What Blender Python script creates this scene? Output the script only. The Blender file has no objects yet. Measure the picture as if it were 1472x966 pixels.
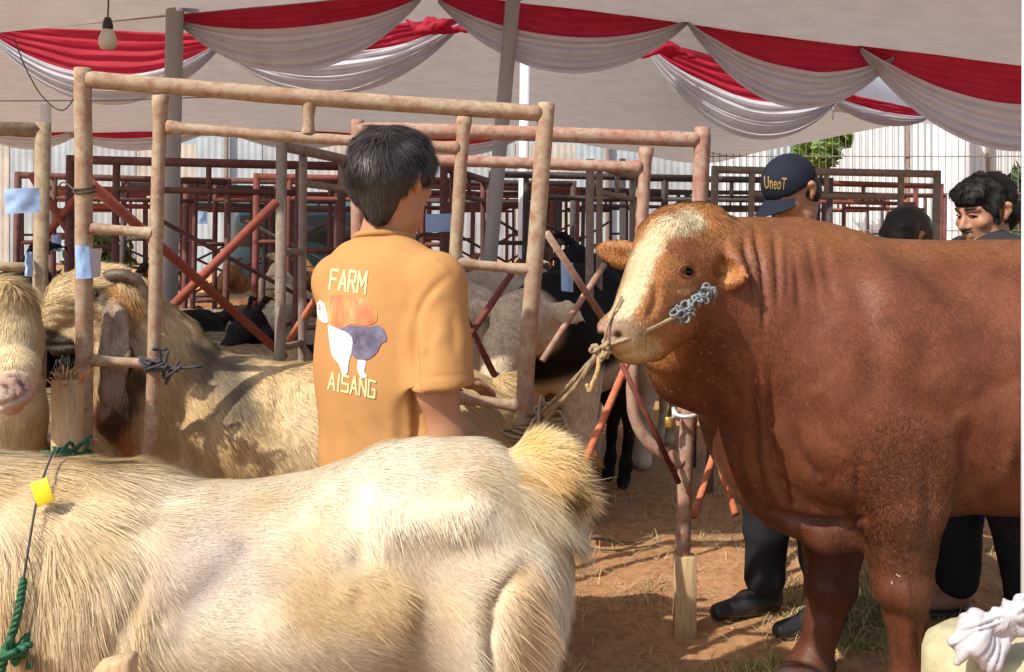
import bpy, math, random
import numpy as np
from mathutils import Vector, Matrix
from mathutils.bvhtree import BVHTree
random.seed(7)
RNG = np.random.default_rng(11)
SC = bpy.context.scene

# ------------------------------------------------------------------ camera, sky, sun, exposure
F, CX, HY, EYE = 1500.0, 736.0, 324.0, 1.42
cam_data = bpy.data.cameras.new('camera')
cam_data.sensor_width = 36.0
cam_data.lens = 36.0 * F / 1472.0
cam_data.shift_y = -(483.0 - HY) / 1472.0
cam_data.clip_start = 0.05
cam_data.clip_end = 2000.0
cam = bpy.data.objects.new('camera', cam_data)
SC.collection.objects.link(cam)
cam.location = (0, 0, EYE)
cam.rotation_euler = (math.radians(90), 0, 0)
SC.camera = cam

SUN_DIR = Vector((0.53, 0.45, -0.76)).normalized()          # the way the light travels
to_sun = -SUN_DIR
world = bpy.data.worlds.new('World')
SC.world = world
world.use_nodes = True
wt = world.node_tree
sky = wt.nodes.new('ShaderNodeTexSky')
sky.sky_type = 'NISHITA'
sky.sun_disc = False
sky.sun_elevation = math.asin(to_sun.z)
sky.sun_rotation = math.atan2(to_sun.x, to_sun.y)
sky.dust_density = 2.5
wt.links.new(sky.outputs[0], wt.nodes['Background'].inputs[0])
wt.nodes['Background'].inputs[1].default_value = 0.15
sd = bpy.data.lights.new('sun', 'SUN')
sd.energy = 4.2
sd.angle = math.radians(0.6)
sd.color = (1.0, 0.93, 0.82)
sun = bpy.data.objects.new('sun', sd)
SC.collection.objects.link(sun)
sun.location = (-4, -5, 9)
sun.rotation_euler = SUN_DIR.to_track_quat('-Z', 'Y').to_euler()
SC.view_settings.view_transform = 'Standard'
SC.view_settings.look = 'None'
SC.view_settings.exposure = 0.28
SC.view_settings.gamma = 1.0
try:
    SC.cycles.max_bounces = 8
    SC.cycles.diffuse_bounces = 5
    SC.cycles.transparent_max_bounces = 8
except Exception:
    pass

# ------------------------------------------------------------------ helpers
def P(x, y, d):
    """world point seen at photo pixel (x, y) at distance d in front of the camera"""
    return np.array([(x - CX) / F * d, d, EYE + (HY - y) / F * d])

def W(px, d):
    return px * d / F

def to_px(V):
    V = np.asarray(V)
    return np.stack([CX + V[:, 0] / V[:, 1] * F, HY - (V[:, 2] - EYE) / V[:, 1] * F], 1)

ORG = {}

def link(o):
    SC.collection.objects.link(o)
    return o

def tag(o, label=None, cat=None, group=None, kind=None):
    if label: o['label'] = label
    if cat: o['category'] = cat
    if group: o['group'] = group
    if kind: o['kind'] = kind
    return o

def thing(name, label, cat, loc=(0, 0, 0), group=None, rotz=0.0):
    o = link(bpy.data.objects.new(name, None))
    o.empty_display_size = 0.1
    o.location = loc
    o.rotation_euler = (0, 0, rotz)
    ORG[o.name] = np.array(loc, float)
    return tag(o, label, cat, group)

def mesh_np(name, V, polys):
    """polys: list of int arrays (k, m)"""
    V = np.ascontiguousarray(V, dtype=np.float32)
    if not isinstance(polys, (list, tuple)):
        polys = [polys]
    polys = [np.asarray(p, dtype=np.int32) for p in polys if len(p)]
    m = bpy.data.meshes.new(name)
    m.vertices.add(len(V))
    m.vertices.foreach_set('co', V.ravel())
    loops = np.concatenate([p.ravel() for p in polys])
    tot = np.concatenate([np.full(len(p), p.shape[1], np.int32) for p in polys])
    start = np.concatenate([[0], np.cumsum(tot)[:-1]]).astype(np.int32)
    m.loops.add(len(loops))
    m.loops.foreach_set('vertex_index', loops)
    m.polygons.add(len(tot))
    m.polygons.foreach_set('loop_start', start)
    m.polygons.foreach_set('use_smooth', np.ones(len(tot), bool))
    m.update(calc_edges=True)
    return m

def set_attr(m, name, arr, kind):
    a = m.attributes.new(name, kind, 'POINT')
    if kind == 'FLOAT_COLOR':
        arr = np.concatenate([arr, np.ones((len(arr), 1))], 1)
        a.data.foreach_set('color', np.ascontiguousarray(arr, np.float32).ravel())
    elif kind == 'FLOAT_VECTOR':
        a.data.foreach_set('vector', np.ascontiguousarray(arr, np.float32).ravel())

def mk(name, V, polys, mat, parent=None, col=None, nrm=None, flat=False, local=False):
    V = np.array(V, float)
    if parent is not None and not local:
        V = V - ORG.get(parent.name, np.zeros(3))
    m = mesh_np(name, V, polys)
    if flat:
        m.polygons.foreach_set('use_smooth', np.zeros(len(m.polygons), bool))
    if col is not None: set_attr(m, 'Col', col, 'FLOAT_COLOR')
    if nrm is not None: set_attr(m, 'Nrm', nrm, 'FLOAT_VECTOR')
    if mat: m.materials.append(mat)
    o = link(bpy.data.objects.new(name, m))
    if parent is not None:
        o.parent = parent
        ORG[o.name] = ORG.get(parent.name, np.zeros(3))
    else:
        ORG[o.name] = np.zeros(3)
    return o

def copy_tree(o, parent=None, keep_loc=True):
    c = o.copy()
    link(c)
    if parent is not None: c.parent = parent
    for ch in list(o.children):
        copy_tree(ch, c)
    return c

_TAB = np.random.default_rng(5).random((4, 65536)).astype(np.float32)

def vn(p, f, seed=0, ch=0):
    """value noise in [-1, 1]"""
    q = np.asarray(p, np.float64) * f + seed * 17.31
    i = np.floor(q).astype(np.int64)
    fr = q - i
    fr = fr * fr * (3 - 2 * fr)
    out = 0
    for dx in (0, 1):
        for dy in (0, 1):
            for dz in (0, 1):
                h = ((i[:, 0] + dx) * 73856093 ^ (i[:, 1] + dy) * 19349663 ^ (i[:, 2] + dz) * 83492791) & 65535
                w = (fr[:, 0] if dx else 1 - fr[:, 0]) * (fr[:, 1] if dy else 1 - fr[:, 1]) * (fr[:, 2] if dz else 1 - fr[:, 2])
                out = out + w * _TAB[ch][h]
    return out * 2 - 1

def vn3(p, f, seed=0):
    return np.stack([vn(p, f, seed, c) for c in range(3)], 1)

def sstep(a, b, x):
    t = np.clip((x - a) / (b - a), 0, 1)
    return t * t * (3 - 2 * t)

def lerp(a, b, t):
    a = np.asarray(a, float); b = np.asarray(b, float)
    t = np.asarray(t)[:, None]
    return a * (1 - t) + b * t

def norm(v):
    return v / np.maximum(np.linalg.norm(v, axis=-1, keepdims=True), 1e-9)

# ---- signed distance sculpting: one continuous surface out of many rounded masses
class Blob:
    def __init__(s, h):
        s.h = h; s.pr = []
    def cone(s, a, ra, b, rb, k=0.04, op='+', flat=None):
        s.pr.append(('c', np.array(a, float), ra, np.array(b, float), rb, k, op, flat)); return s
    def chain(s, pts, k=0.04, flat=None):
        for (a, ra), (b, rb) in zip(pts[:-1], pts[1:]):
            s.cone(a, ra, b, rb, k, '+', flat)
        return s
    def ell(s, c, r, k=0.05, op='+', R=None):
        s.pr.append(('e', np.array(c, float), np.array(r, float), None if R is None else np.array(R, float), 0, k, op, None)); return s
    def cut(s, c, half, n, k=0.01):
        """flatten: remove what lies beyond the plane (c, n), only within a box of half size 'half' round c"""
        s.pr.append(('p', np.array(c, float), np.array(half, float), np.array(n, float), 0, k, 'c', None)); return s
    def mesh(s, smooth=1):
        lo, hi = [], []
        bbs = []
        for q in s.pr:
            if q[0] == 'c':
                r = max(q[2], q[4])
                l = np.minimum(q[1], q[3]) - r; u = np.maximum(q[1], q[3]) + r
            elif q[0] == 'e':
                r = q[2].max() if q[3] is not None else q[2]
                l = q[1] - r; u = q[1] + r
            else:
                l = q[1] - q[2]; u = q[1] + q[2]
            pad = q[5] + 3 * s.h
            bbs.append((l - pad, u + pad) if q[0] != 'p' else (l, u))
            if q[6] == '+':
                lo.append(l); hi.append(u)
        lo = np.min(lo, 0) - 4 * s.h; hi = np.max(hi, 0) + 4 * s.h
        n = np.ceil((hi - lo) / s.h).astype(int) + 1
        ax = [lo[i] + np.arange(n[i]) * s.h for i in range(3)]
        D = np.full(n, 0.5, np.float32)
        for q, (l, u) in zip(s.pr, bbs):
            i0 = np.clip(np.floor((l - lo) / s.h).astype(int), 0, n - 1)
            i1 = np.clip(np.ceil((u - lo) / s.h).astype(int) + 1, 1, n)
            if (i1 <= i0).any(): continue
            X = ax[0][i0[0]:i1[0], None, None]; Y = ax[1][None, i0[1]:i1[1], None]; Z = ax[2][None, None, i0[2]:i1[2]]
            sl = tuple(slice(i0[i], i1[i]) for i in range(3))
            k, op = q[5], q[6]
            if q[0] == 'c':
                a, ra, b, rb, flat = q[1], q[2], q[3], q[4], q[7]
                ba = b - a
                px, py, pz = X - a[0], Y - a[1], Z - a[2]
                t = np.clip((px * ba[0] + py * ba[1] + pz * ba[2]) / max(ba @ ba, 1e-12), 0, 1)
                ex, ey, ez = px - t * ba[0], py - t * ba[1], pz - t * ba[2]
                d2 = ex * ex + ey * ey + ez * ez
                r = ra + (rb - ra) * t
                if flat is not None:
                    fa, ff = np.array(flat[0], float), flat[1]
                    fa = fa / np.linalg.norm(fa)
                    e = ex * fa[0] + ey * fa[1] + ez * fa[2]
                    d2 = d2 + e * e * (ff * ff - 1)
                    d = np.sqrt(d2) - r
                    d = d / (1 + (ff - 1) * np.abs(e) * ff / np.maximum(np.sqrt(d2), 1e-6))
                else:
                    d = np.sqrt(d2) - r
            elif q[0] == 'e':
                px, py, pz = X - q[1][0], Y - q[1][1], Z - q[1][2]
                if q[3] is not None:
                    R = q[3]
                    px, py, pz = (px * R[0][0] + py * R[0][1] + pz * R[0][2], px * R[1][0] + py * R[1][1] + pz * R[1][2],
                                  px * R[2][0] + py * R[2][1] + pz * R[2][2])
                r = q[2]
                k0 = np.sqrt((px / r[0]) ** 2 + (py / r[1]) ** 2 + (pz / r[2]) ** 2)
                k1 = np.sqrt((px / r[0] ** 2) ** 2 + (py / r[1] ** 2) ** 2 + (pz / r[2] ** 2) ** 2)
                d = k0 * (k0 - 1) / np.maximum(k1, 1e-6)
            else:
                nn = q[3] / np.linalg.norm(q[3])
                d = (X - q[1][0]) * nn[0] + (Y - q[1][1]) * nn[1] + (Z - q[1][2]) * nn[2]
            d = np.broadcast_to(d, D[sl].shape).astype(np.float32)
            c = D[sl]
            if op == '+':
                h = np.maximum(k - np.abs(c - d), 0) / k
                D[sl] = np.minimum(c, d) - h * h * k * 0.25
            else:
                if op == '-': d = -d
                h = np.maximum(k - np.abs(c - d), 0) / k
                D[sl] = np.maximum(c, d) + h * h * k * 0.25
        return nets(D, lo, s.h, smooth)

def nets(D, lo, h, smooth=1):
    S = D < 0
    n = np.array(D.shape)
    c = [S[i:n[0] - 1 + i, j:n[1] - 1 + j, k:n[2] - 1 + k] for i in (0, 1) for j in (0, 1) for k in (0, 1)]
    al = c[0].copy(); an = c[0].copy()
    for x in c[1:]:
        al &= x; an |= x
    act = np.argwhere(an & ~al)
    idx = np.full(n - 1, -1, np.int32)
    idx[act[:, 0], act[:, 1], act[:, 2]] = np.arange(len(act))
    offs = np.array([(i, j, k) for i in (0, 1) for j in (0, 1) for k in (0, 1)])
    vals = np.stack([D[act[:, 0] + o[0], act[:, 1] + o[1], act[:, 2] + o[2]] for o in offs], 1)
    acc = np.zeros((len(act), 3)); cnt = np.zeros(len(act))
    for a in range(8):
        for b in range(a + 1, 8):
            if np.abs(offs[a] - offs[b]).sum() != 1: continue
            va, vb = vals[:, a], vals[:, b]
            cr = (va < 0) != (vb < 0)
            t = np.where(cr, va / np.where(cr, va - vb, 1), 0)
            pt = offs[a] + t[:, None] * (offs[b] - offs[a])
            acc += np.where(cr[:, None], pt, 0); cnt += cr
    V = lo + (act + acc / np.maximum(cnt, 1)[:, None]) * h
    Q = []
    for ax in range(3):
        o1, o2 = [(1, 2), (2, 0), (0, 1)][ax]
        s0 = [slice(None)] * 3; s1 = [slice(None)] * 3
        s0[ax] = slice(0, n[ax] - 1); s1[ax] = slice(1, n[ax])
        A = S[tuple(s0)]; B = S[tuple(s1)]
        e = np.argwhere(A != B)
        e = e[(e[:, o1] > 0) & (e[:, o2] > 0) & (e[:, o1] < n[o1] - 1) & (e[:, o2] < n[o2] - 1)]
        inside = A[e[:, 0], e[:, 1], e[:, 2]]
        def g(d1, d2):
            f = e.copy(); f[:, o1] -= d1; f[:, o2] -= d2
            return idx[f[:, 0], f[:, 1], f[:, 2]]
        q = np.stack([g(1, 1), g(0, 1), g(0, 0), g(1, 0)], 1)
        q[~inside] = q[~inside][:, ::-1]
        Q.append(q)
    Q = np.concatenate(Q)
    Q = Q[(Q >= 0).all(1)]
    for _ in range(smooth):
        V = relax(V, Q, 0.5)
    return V, Q

def relax(V, Q, f=0.5):
    acc = np.zeros_like(V); cnt = np.zeros(len(V))
    for a, b in ((0, 1), (1, 2), (2, 3), (3, 0)):
        for u, w in ((Q[:, a], Q[:, b]), (Q[:, b], Q[:, a])):
            for c in range(3):
                acc[:, c] += np.bincount(u, V[w, c], len(V))
            cnt += np.bincount(u, minlength=len(V))
    return V * (1 - f) + f * acc / np.maximum(cnt, 1)[:, None]

def vnormals(V, Q):
    fn = np.cross(V[Q[:, 2]] - V[Q[:, 0]], V[Q[:, 3]] - V[Q[:, 1]])
    N = np.zeros_like(V)
    for j in range(4):
        for c in range(3):
            N[:, c] += np.bincount(Q[:, j], fn[:, c], len(V))
    return norm(N)

def seg_dist(p, pts):
    """distance of 2-D points to a polyline"""
    best = np.full(len(p), 1e9)
    pts = np.array(pts, float)
    for a, b in zip(pts[:-1], pts[1:]):
        ba = b - a
        t = np.clip(((p - a) @ ba) / max(ba @ ba, 1e-9), 0, 1)
        best = np.minimum(best, np.linalg.norm(p - a - t[:, None] * ba, axis=1))
    return best

def groove(V, N, pts, width, depth, view=(0, 1, 0), maxd=99):
    """press a crease (or, with depth < 0, raise a ridge) along a line given as it is seen from the front"""
    px = to_px(V)
    pl = spline(pts, 4 * len(pts)) if len(pts) > 2 else np.array(pts, float)
    d = seg_dist(px, pl)
    L = np.linalg.norm(np.diff(np.array(pts, float), axis=0), axis=1).sum()
    e0 = np.linalg.norm(px - np.array(pts[0], float), axis=1); e1 = np.linalg.norm(px - np.array(pts[-1], float), axis=1)
    tp = sstep(-0.08, 0.34, np.minimum(e0, e1) / L)
    facing = np.clip(-(N @ np.array(view)), 0, 1)
    w = tp * np.exp(-(d / width) ** 2) * sstep(0.05, 0.35, facing) * (V[:, 1] < maxd)
    return V - N * (w * depth)[:, None]

C0 = np.array([0.0, 0.0, -1.0])
def fur(name, body, parent, n, lenf, dirf, colf, mat, w=0.0011, lift=0.25, clump=0.5, cfreq=55, grav=0.25, mask=None, seed=1, jit=0.2, nmix=0.3, shade=0.16, curl=0.0, short=False):
    V, Q, N = body
    r = np.random.default_rng(seed)
    cen = V[Q].mean(1)
    fn = np.cross(V[Q[:, 2]] - V[Q[:, 0]], V[Q[:, 3]] - V[Q[:, 1]])
    ar = np.linalg.norm(fn, axis=1)
    fnn = norm(fn)
    pr = ar if mask is None else ar * mask(cen, fnn)
    f = r.choice(len(Q), n, p=pr / pr.sum())
    u, v = r.random(n)[:, None], r.random(n)[:, None]
    q = Q[f]
    p = (V[q[:, 0]] * (1 - u) + V[q[:, 1]] * u) * (1 - v) + (V[q[:, 3]] * (1 - u) + V[q[:, 2]] * u) * v
    nn = norm((N[q[:, 0]] * (1 - u) + N[q[:, 1]] * u) * (1 - v) + (N[q[:, 3]] * (1 - u) + N[q[:, 2]] * u) * v)
    L = lenf(p, nn) * (0.55 + 0.75 * r.random(n))
    t = norm(dirf(p, nn)) + clump * vn3(p, cfreq, seed) + 0.5 * clump * vn3(p, cfreq * 0.3, seed + 3) + jit * r.normal(size=(n, 3))
    t = norm(t - nn * (t * nn).sum(1, keepdims=True))
    wd = norm(np.cross(t, nn))
    base = colf(p, nn)
    br = 1 + shade * r.normal(size=(n, 1)) + 0.8 * shade * vn(p, 45, seed + 5)[:, None]
    ccol = np.clip(base * br, 0.002, 0.95)
    pts = []
    lf = lift * (0.6 + 0.8 * r.random(n))[:, None]
    side = r.normal(size=(n, 1)) * curl
    for s in (0.0, 0.35, 0.7, 1.0):
        q_ = p + t * (L * s)[:, None] + nn * (L[:, None] * lf * (s - 0.45 * s * s) + 0.0005) + wd * side * (L * s * s)[:, None]
        gt = C0 - nn * (nn @ C0)[:, None]
        q_ += gt * (grav * L * s * s)[:, None]
        pts.append(q_)
    ww = w * (0.7 + 0.6 * r.random(n))[:, None]
    hn = norm(nn + nmix * norm(r.normal(size=(n, 3))))
    if short:
        A = np.stack([pts[0] - wd * ww, pts[0] + wd * ww, pts[1] * .4 + pts[2] * .6 - wd * ww * 0.8, pts[1] * .4 + pts[2] * .6 + wd * ww * 0.8, pts[3]], 1)
        b = (np.arange(n) * 5)[:, None]
        return mk(name, A.reshape(-1, 3), [b + [0, 1, 3, 2], b + [2, 3, 4]], mat, parent, col=np.repeat(ccol, 5, 0), nrm=np.repeat(hn, 5, 0))
    A = np.stack([pts[0] - wd * ww, pts[0] + wd * ww, pts[1] - wd * ww * 0.95, pts[1] + wd * ww * 0.95,
                  pts[2] - wd * ww * 0.65, pts[2] + wd * ww * 0.65, pts[3]], 1)
    b = (np.arange(n) * 7)[:, None]
    q4 = np.concatenate([b + [0, 1, 3, 2], b + [2, 3, 5, 4]])
    q3 = b + [4, 5, 6]
    col = np.repeat(ccol[:, None, :], 7, 1)
    col[:, 0:2] *= 0.9
    return mk(name, A.reshape(-1, 3), [q4, q3], mat, parent, col=col.reshape(-1, 3), nrm=np.repeat(hn, 7, 0))

# ---- simple solids
def tube(pts, rad, seg=10, cap=True):
    pts = np.array(pts, float)
    n = len(pts)
    rad = np.broadcast_to(np.array(rad, float), (n,))
    T = np.gradient(pts, axis=0) if n > 2 else np.repeat((pts[1] - pts[0])[None], 2, 0)
    T = norm(T)
    up = np.array([0.0, 0, 1]) if abs(T[0][2]) < 0.9 else np.array([1.0, 0, 0])
    u = norm(np.cross(T[0], up)); rings = []
    for i in range(n):
        u = norm(u - T[i] * (u @ T[i])); v = np.cross(T[i], u)
        a = np.arange(seg) * 2 * math.pi / seg
        rings.append(pts[i] + rad[i] * (np.cos(a)[:, None] * u + np.sin(a)[:, None] * v))
    V = np.concatenate(rings)
    i = np.arange(n - 1)[:, None] * seg; j = np.arange(seg)[None]
    j2 = (j + 1) % seg
    Q = np.stack([i + j, i + j2, i + seg + j2, i + seg + j], -1).reshape(-1, 4)
    polys = [Q]
    if cap:
        polys.append(np.arange(seg)[None, ::-1]); polys.append(((n - 1) * seg + np.arange(seg))[None])
    return V, polys

def join(parts):
    """[(V, polys), ...] -> one (V, polys)"""
    Vs, Ps, o = [], [], 0
    for V, Pp in parts:
        Pp = Pp if isinstance(Pp, (list, tuple)) else [Pp]
        Vs.append(np.asarray(V, float)); Ps += [np.asarray(p) + o for p in Pp]; o += len(V)
    return np.concatenate(Vs), Ps

def spline(pts, n):
    """Catmull-Rom through the points"""
    p = np.array(pts, float)
    p = np.concatenate([[2 * p[0] - p[1]], p, [2 * p[-1] - p[-2]]])
    m = len(p) - 3
    out = []
    for t in np.linspace(0, m - 1e-6, n):
        i = int(t); f = t - i
        a, b, c, d = p[i:i + 4]
        out.append(0.5 * (2 * b + (c - a) * f + (2 * a - 5 * b + 4 * c - d) * f * f + (3 * b - 3 * c + d - a) * f ** 3))
    return np.array(out)

def rope(pts, rad, n=60, twists=30, strands=3, seg=6):
    c = spline(pts, n)
    T = norm(np.gradient(c, axis=0))
    u = norm(np.cross(T, np.array([0.21, 0.3, 0.93]))); v = np.cross(T, u)
    parts = []
    for s in range(strands):
        a = np.linspace(0, twists * 2 * math.pi, n) + s * 2 * math.pi / strands
        parts.append(tube(c + rad * 0.55 * (np.cos(a)[:, None] * u + np.sin(a)[:, None] * v), rad * 0.55, seg))
    return join(parts)

def box(c, half, R=None, bev=0.12):
    """box with chamfered edges"""
    h = np.array(half, float); b = bev * h.min()
    V = []
    for sx in (-1, 1):
        for sy in (-1, 1):
            for sz in (-1, 1):
                s = np.array([sx, sy, sz])
                V += [s * (h - [0, b, b]), s * (h - [b, 0, b]), s * (h - [b, b, 0])]
    V = np.array(V)
    def i(sx, sy, sz, k): return ((sx * 2 + sy) * 2 + sz) * 3 + k
    quads, tris = [], []
    for s in (0, 1):
        quads += [[i(s, 0, 0, 0), i(s, 1, 0, 0), i(s, 1, 1, 0), i(s, 0, 1, 0)], [i(0, s, 0, 1), i(1, s, 0, 1), i(1, s, 1, 1), i(0, s, 1, 1)],
                  [i(0, 0, s, 2), i(1, 0, s, 2), i(1, 1, s, 2), i(0, 1, s, 2)]]
    for a in (0, 1):
        for c2 in (0, 1):
            quads += [[i(a, c2, 0, 0), i(a, c2, 1, 0), i(a, c2, 1, 1), i(a, c2, 0, 1)], [i(a, 0, c2, 0), i(a, 1, c2, 0), i(a, 1, c2, 2), i(a, 0, c2, 2)],
                      [i(0, a, c2, 1), i(1, a, c2, 1), i(1, a, c2, 2), i(0, a, c2, 2)]]
            for e in (0, 1):
                tris.append([i(a, c2, e, 0), i(a, c2, e, 1), i(a, c2, e, 2)])
    def fix(fs):
        out = []
        for f in fs:
            cc = V[f].mean(0); nn = np.cross(V[f[1]] - V[f[0]], V[f[2]] - V[f[0]])
            out.append(f if nn @ cc > 0 else f[::-1])
        return np.array(out)
    quads, tris = fix(quads), fix(tris)
    if R is not None: V = V @ np.array(R).T
    return V + np.array(c, float), [quads, tris]

def rotz(a):
    c, s = math.cos(a), math.sin(a)
    return np.array([[c, -s, 0], [s, c, 0], [0, 0, 1.0]])

def grid(fn, nu, nv):
    u, v = np.meshgrid(np.linspace(0, 1, nu), np.linspace(0, 1, nv), indexing='ij')
    V = fn(u.ravel(), v.ravel())
    i = np.arange(nu - 1)[:, None] * nv; j = np.arange(nv - 1)[None]
    Q = np.stack([i + j, i + nv + j, i + nv + j + 1, i + j + 1], -1).reshape(-1, 4)
    return V, Q

def lathe(c, prof, seg=20):
    """prof: (radius, z) pairs from the bottom up"""
    a = np.arange(seg) * 2 * math.pi / seg
    V = np.concatenate([np.stack([c[0] + r * np.cos(a), c[1] + r * np.sin(a), np.full(seg, c[2] + z)], 1) for r, z in prof])
    n = len(prof)
    i = np.arange(n - 1)[:, None] * seg; j = np.arange(seg)[None]; j2 = (j + 1) % seg
    Q = np.stack([i + j, i + j2, i + seg + j2, i + seg + j], -1).reshape(-1, 4)
    return V, [Q, np.arange(seg)[None, ::-1], ((n - 1) * seg + np.arange(seg))[None]]

def ball(c, r, seg=16):
    r = np.broadcast_to(np.array(r, float), (3,))
    t = np.linspace(0.06, math.pi - 0.06, seg // 2 + 1)
    V, Pp = lathe((0, 0, 0), [(math.sin(x), -math.cos(x)) for x in t], seg)
    return V * r + np.array(c, float), Pp

def surf(bvh, x, y):
    """where the sight line through photo pixel (x, y) meets a body"""
    d = P(x, y, 1.0) - np.array([0, 0, EYE])
    loc, n, i, dist = bvh.ray_cast(Vector((0, 0, EYE)), Vector(d).normalized())
    return (None, None) if loc is None else (np.array(loc), np.array(n))

def bvh_of(V, Q):
    return BVHTree.FromPolygons([tuple(v) for v in V], [tuple(int(i) for i in q) for q in Q])

# ------------------------------------------------------------------ materials
class NT:
    def __init__(s, name):
        s.m = bpy.data.materials.new(name); s.m.use_nodes = True
        s.t = s.m.node_tree; s.n = s.t.nodes
        s.b = s.n['Principled BSDF']
    def new(s, t, **k):
        n = s.n.new(t)
        for a, v in k.items():
            setattr(n, a, v)
        return n
    def link(s, a, b): s.t.links.new(a, b)
    def obj(s): 
        return s.new('ShaderNodeTexCoord').outputs['Object']
    def noise(s, scale, detail=4, rough=0.6, vec=None, sc=None):
        n = s.new('ShaderNodeTexNoise')
        n.inputs['Scale'].default_value = scale; n.inputs['Detail'].default_value = detail; n.inputs['Roughness'].default_value = rough
        v = vec or s.obj()
        if sc:
            mp = s.new('ShaderNodeMapping'); mp.inputs['Scale'].default_value = sc; s.link(v, mp.inputs['Vector']); v = mp.outputs[0]
        s.link(v, n.inputs['Vector'])
        return n.outputs['Fac']
    def ramp(s, fac, stops):
        r = s.new('ShaderNodeValToRGB')
        e = r.color_ramp.elements
        while len(e) < len(stops): e.new(0.5)
        for x, (p, c) in zip(e, stops):
            x.position = p; x.color = (*c, 1) if len(c) == 3 else c
        s.link(fac, r.inputs['Fac'])
        return r.outputs['Color']
    def mix(s, fac, a, b, blend='MIX'):
        m = s.new('ShaderNodeMix', data_type='RGBA', blend_type=blend)
        for i, x in ((0, fac), (6, a), (7, b)):
            if hasattr(x, 'is_linked') or hasattr(x, 'links'): s.link(x, m.inputs[i])
            elif i == 0: m.inputs[0].default_value = x
            else: m.inputs[i].default_value = (*x, 1)
        return m.outputs[2]
    def bump(s, fac, strength, dist=0.01):
        b = s.new('ShaderNodeBump'); b.inputs['Strength'].default_value = strength; b.inputs['Distance'].default_value = dist
        s.link(fac, b.inputs['Height']); s.link(b.outputs[0], s.b.inputs['Normal'])
        return b
    def col(s, c):
        if hasattr(c, 'links'): s.link(c, s.b.inputs['Base Color'])
        else: s.b.inputs['Base Color'].default_value = (*c, 1)
    def set(s, **k):
        for a, v in k.items():
            s.b.inputs[a.replace('_', ' ')].default_value = v
        return s

def mat_plain(name, c, rough=0.6, var=0.25, scale=18, bump=0.0, bscale=120, metal=0.0, spec=0.4):
    t = NT(name)
    d = tuple(x * (1 - var) for x in c); l = tuple(min(1, x * (1 + var)) for x in c)
    t.col(t.ramp(t.noise(scale, 5), [(0.3, d), (0.7, l)]))
    t.set(Roughness=rough, Metallic=metal); t.b.inputs['Specular IOR Level'].default_value = spec
    if bump: t.bump(t.noise(bscale, 3), bump, 0.004)
    return t.m

def mat_attr(name, rough=0.7, spec=0.2, var=0.12, nscale=30, bump=0.0, bscale=200, bsc=None, nrm=False, sheen=0.0, transl=0.0, dist=0.003):
    """colour carried by the thing's own markings (attribute Col)"""
    t = NT(name)
    a = t.new('ShaderNodeAttribute', attribute_name='Col')
    c = a.outputs['Color']
    if var:
        c = t.mix(1.0, c, t.ramp(t.noise(nscale, 4), [(0.25, (1 - var,) * 3), (0.75, (1 + var,) * 3)]), 'MULTIPLY')
    t.col(c); t.set(Roughness=rough); t.b.inputs['Specular IOR Level'].default_value = spec
    if sheen:
        t.b.inputs['Sheen Weight'].default_value = sheen; t.b.inputs['Sheen Roughness'].default_value = 0.4
    if bump: t.bump(t.noise(bscale, 3, sc=bsc), bump, dist)
    if nrm:
        n = t.new('ShaderNodeAttribute', attribute_name='Nrm')
        vt = t.new('ShaderNodeVectorTransform', vector_type='NORMAL', convert_from='OBJECT', convert_to='WORLD')
        t.link(n.outputs['Vector'], vt.inputs[0]); t.link(vt.outputs[0], t.b.inputs['Normal'])
    if transl:
        tr = t.new('ShaderNodeBsdfTranslucent'); t.link(c, tr.inputs['Color'])
        mx = t.new('ShaderNodeMixShader'); mx.inputs[0].default_value = transl
        out = t.n['Material Output']
        t.link(t.b.outputs[0], mx.inputs[1]); t.link(tr.outputs[0], mx.inputs[2]); t.link(mx.outputs[0], out.inputs['Surface'])
    return t.m

def mat_rust(name, paint, worn, rust, amount=0.5, pale=(0.55, 0.5, 0.42)):
    """old painted scaffold steel: faded paint, rust, cement splashes"""
    t = NT(name)
    a = t.ramp(t.noise(9, 6, 0.7), [(0.35, paint), (0.62, worn)])
    b = t.mix(t.ramp(t.noise(34, 6, 0.75), [(0.5 - 0.12 * amount, (0, 0, 0)), (0.68, (1, 1, 1))]), a, rust)
    c = t.mix(t.ramp(t.noise(38, 7, 0.72, sc=(1, 1, 0.6)), [(0.62, (0, 0, 0)), (0.72, (0.8, 0.8, 0.8))]), b, pale)
    t.col(c); t.set(Roughness=0.72); t.b.inputs['Specular IOR Level'].default_value = 0.3
    t.bump(t.noise(90, 5, 0.7), 0.35, 0.004)
    return t.m

def mat_cloth(name, c, transl=0.35, weave=0.0, rough=0.75, var=0.08):
    t = NT(name)
    d = tuple(x * (1 - var) for x in c); l = tuple(min(1, x * (1 + var)) for x in c)
    cc = t.ramp(t.noise(6, 5, 0.65), [(0.3, d), (0.7, l)])
    t.col(cc); t.set(Roughness=rough); t.b.inputs['Specular IOR Level'].default_value = 0.15
    if weave: t.bump(t.noise(400, 2), weave, 0.001)
    if transl:
        tr = t.new('ShaderNodeBsdfTranslucent'); t.link(cc, tr.inputs['Color'])
        mx = t.new('ShaderNodeMixShader'); mx.inputs[0].default_value = transl
        t.link(t.b.outputs[0], mx.inputs[1]); t.link(tr.outputs[0], mx.inputs[2]); t.link(mx.outputs[0], t.n['Material Output'].inputs['Surface'])
    return t.m

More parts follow.
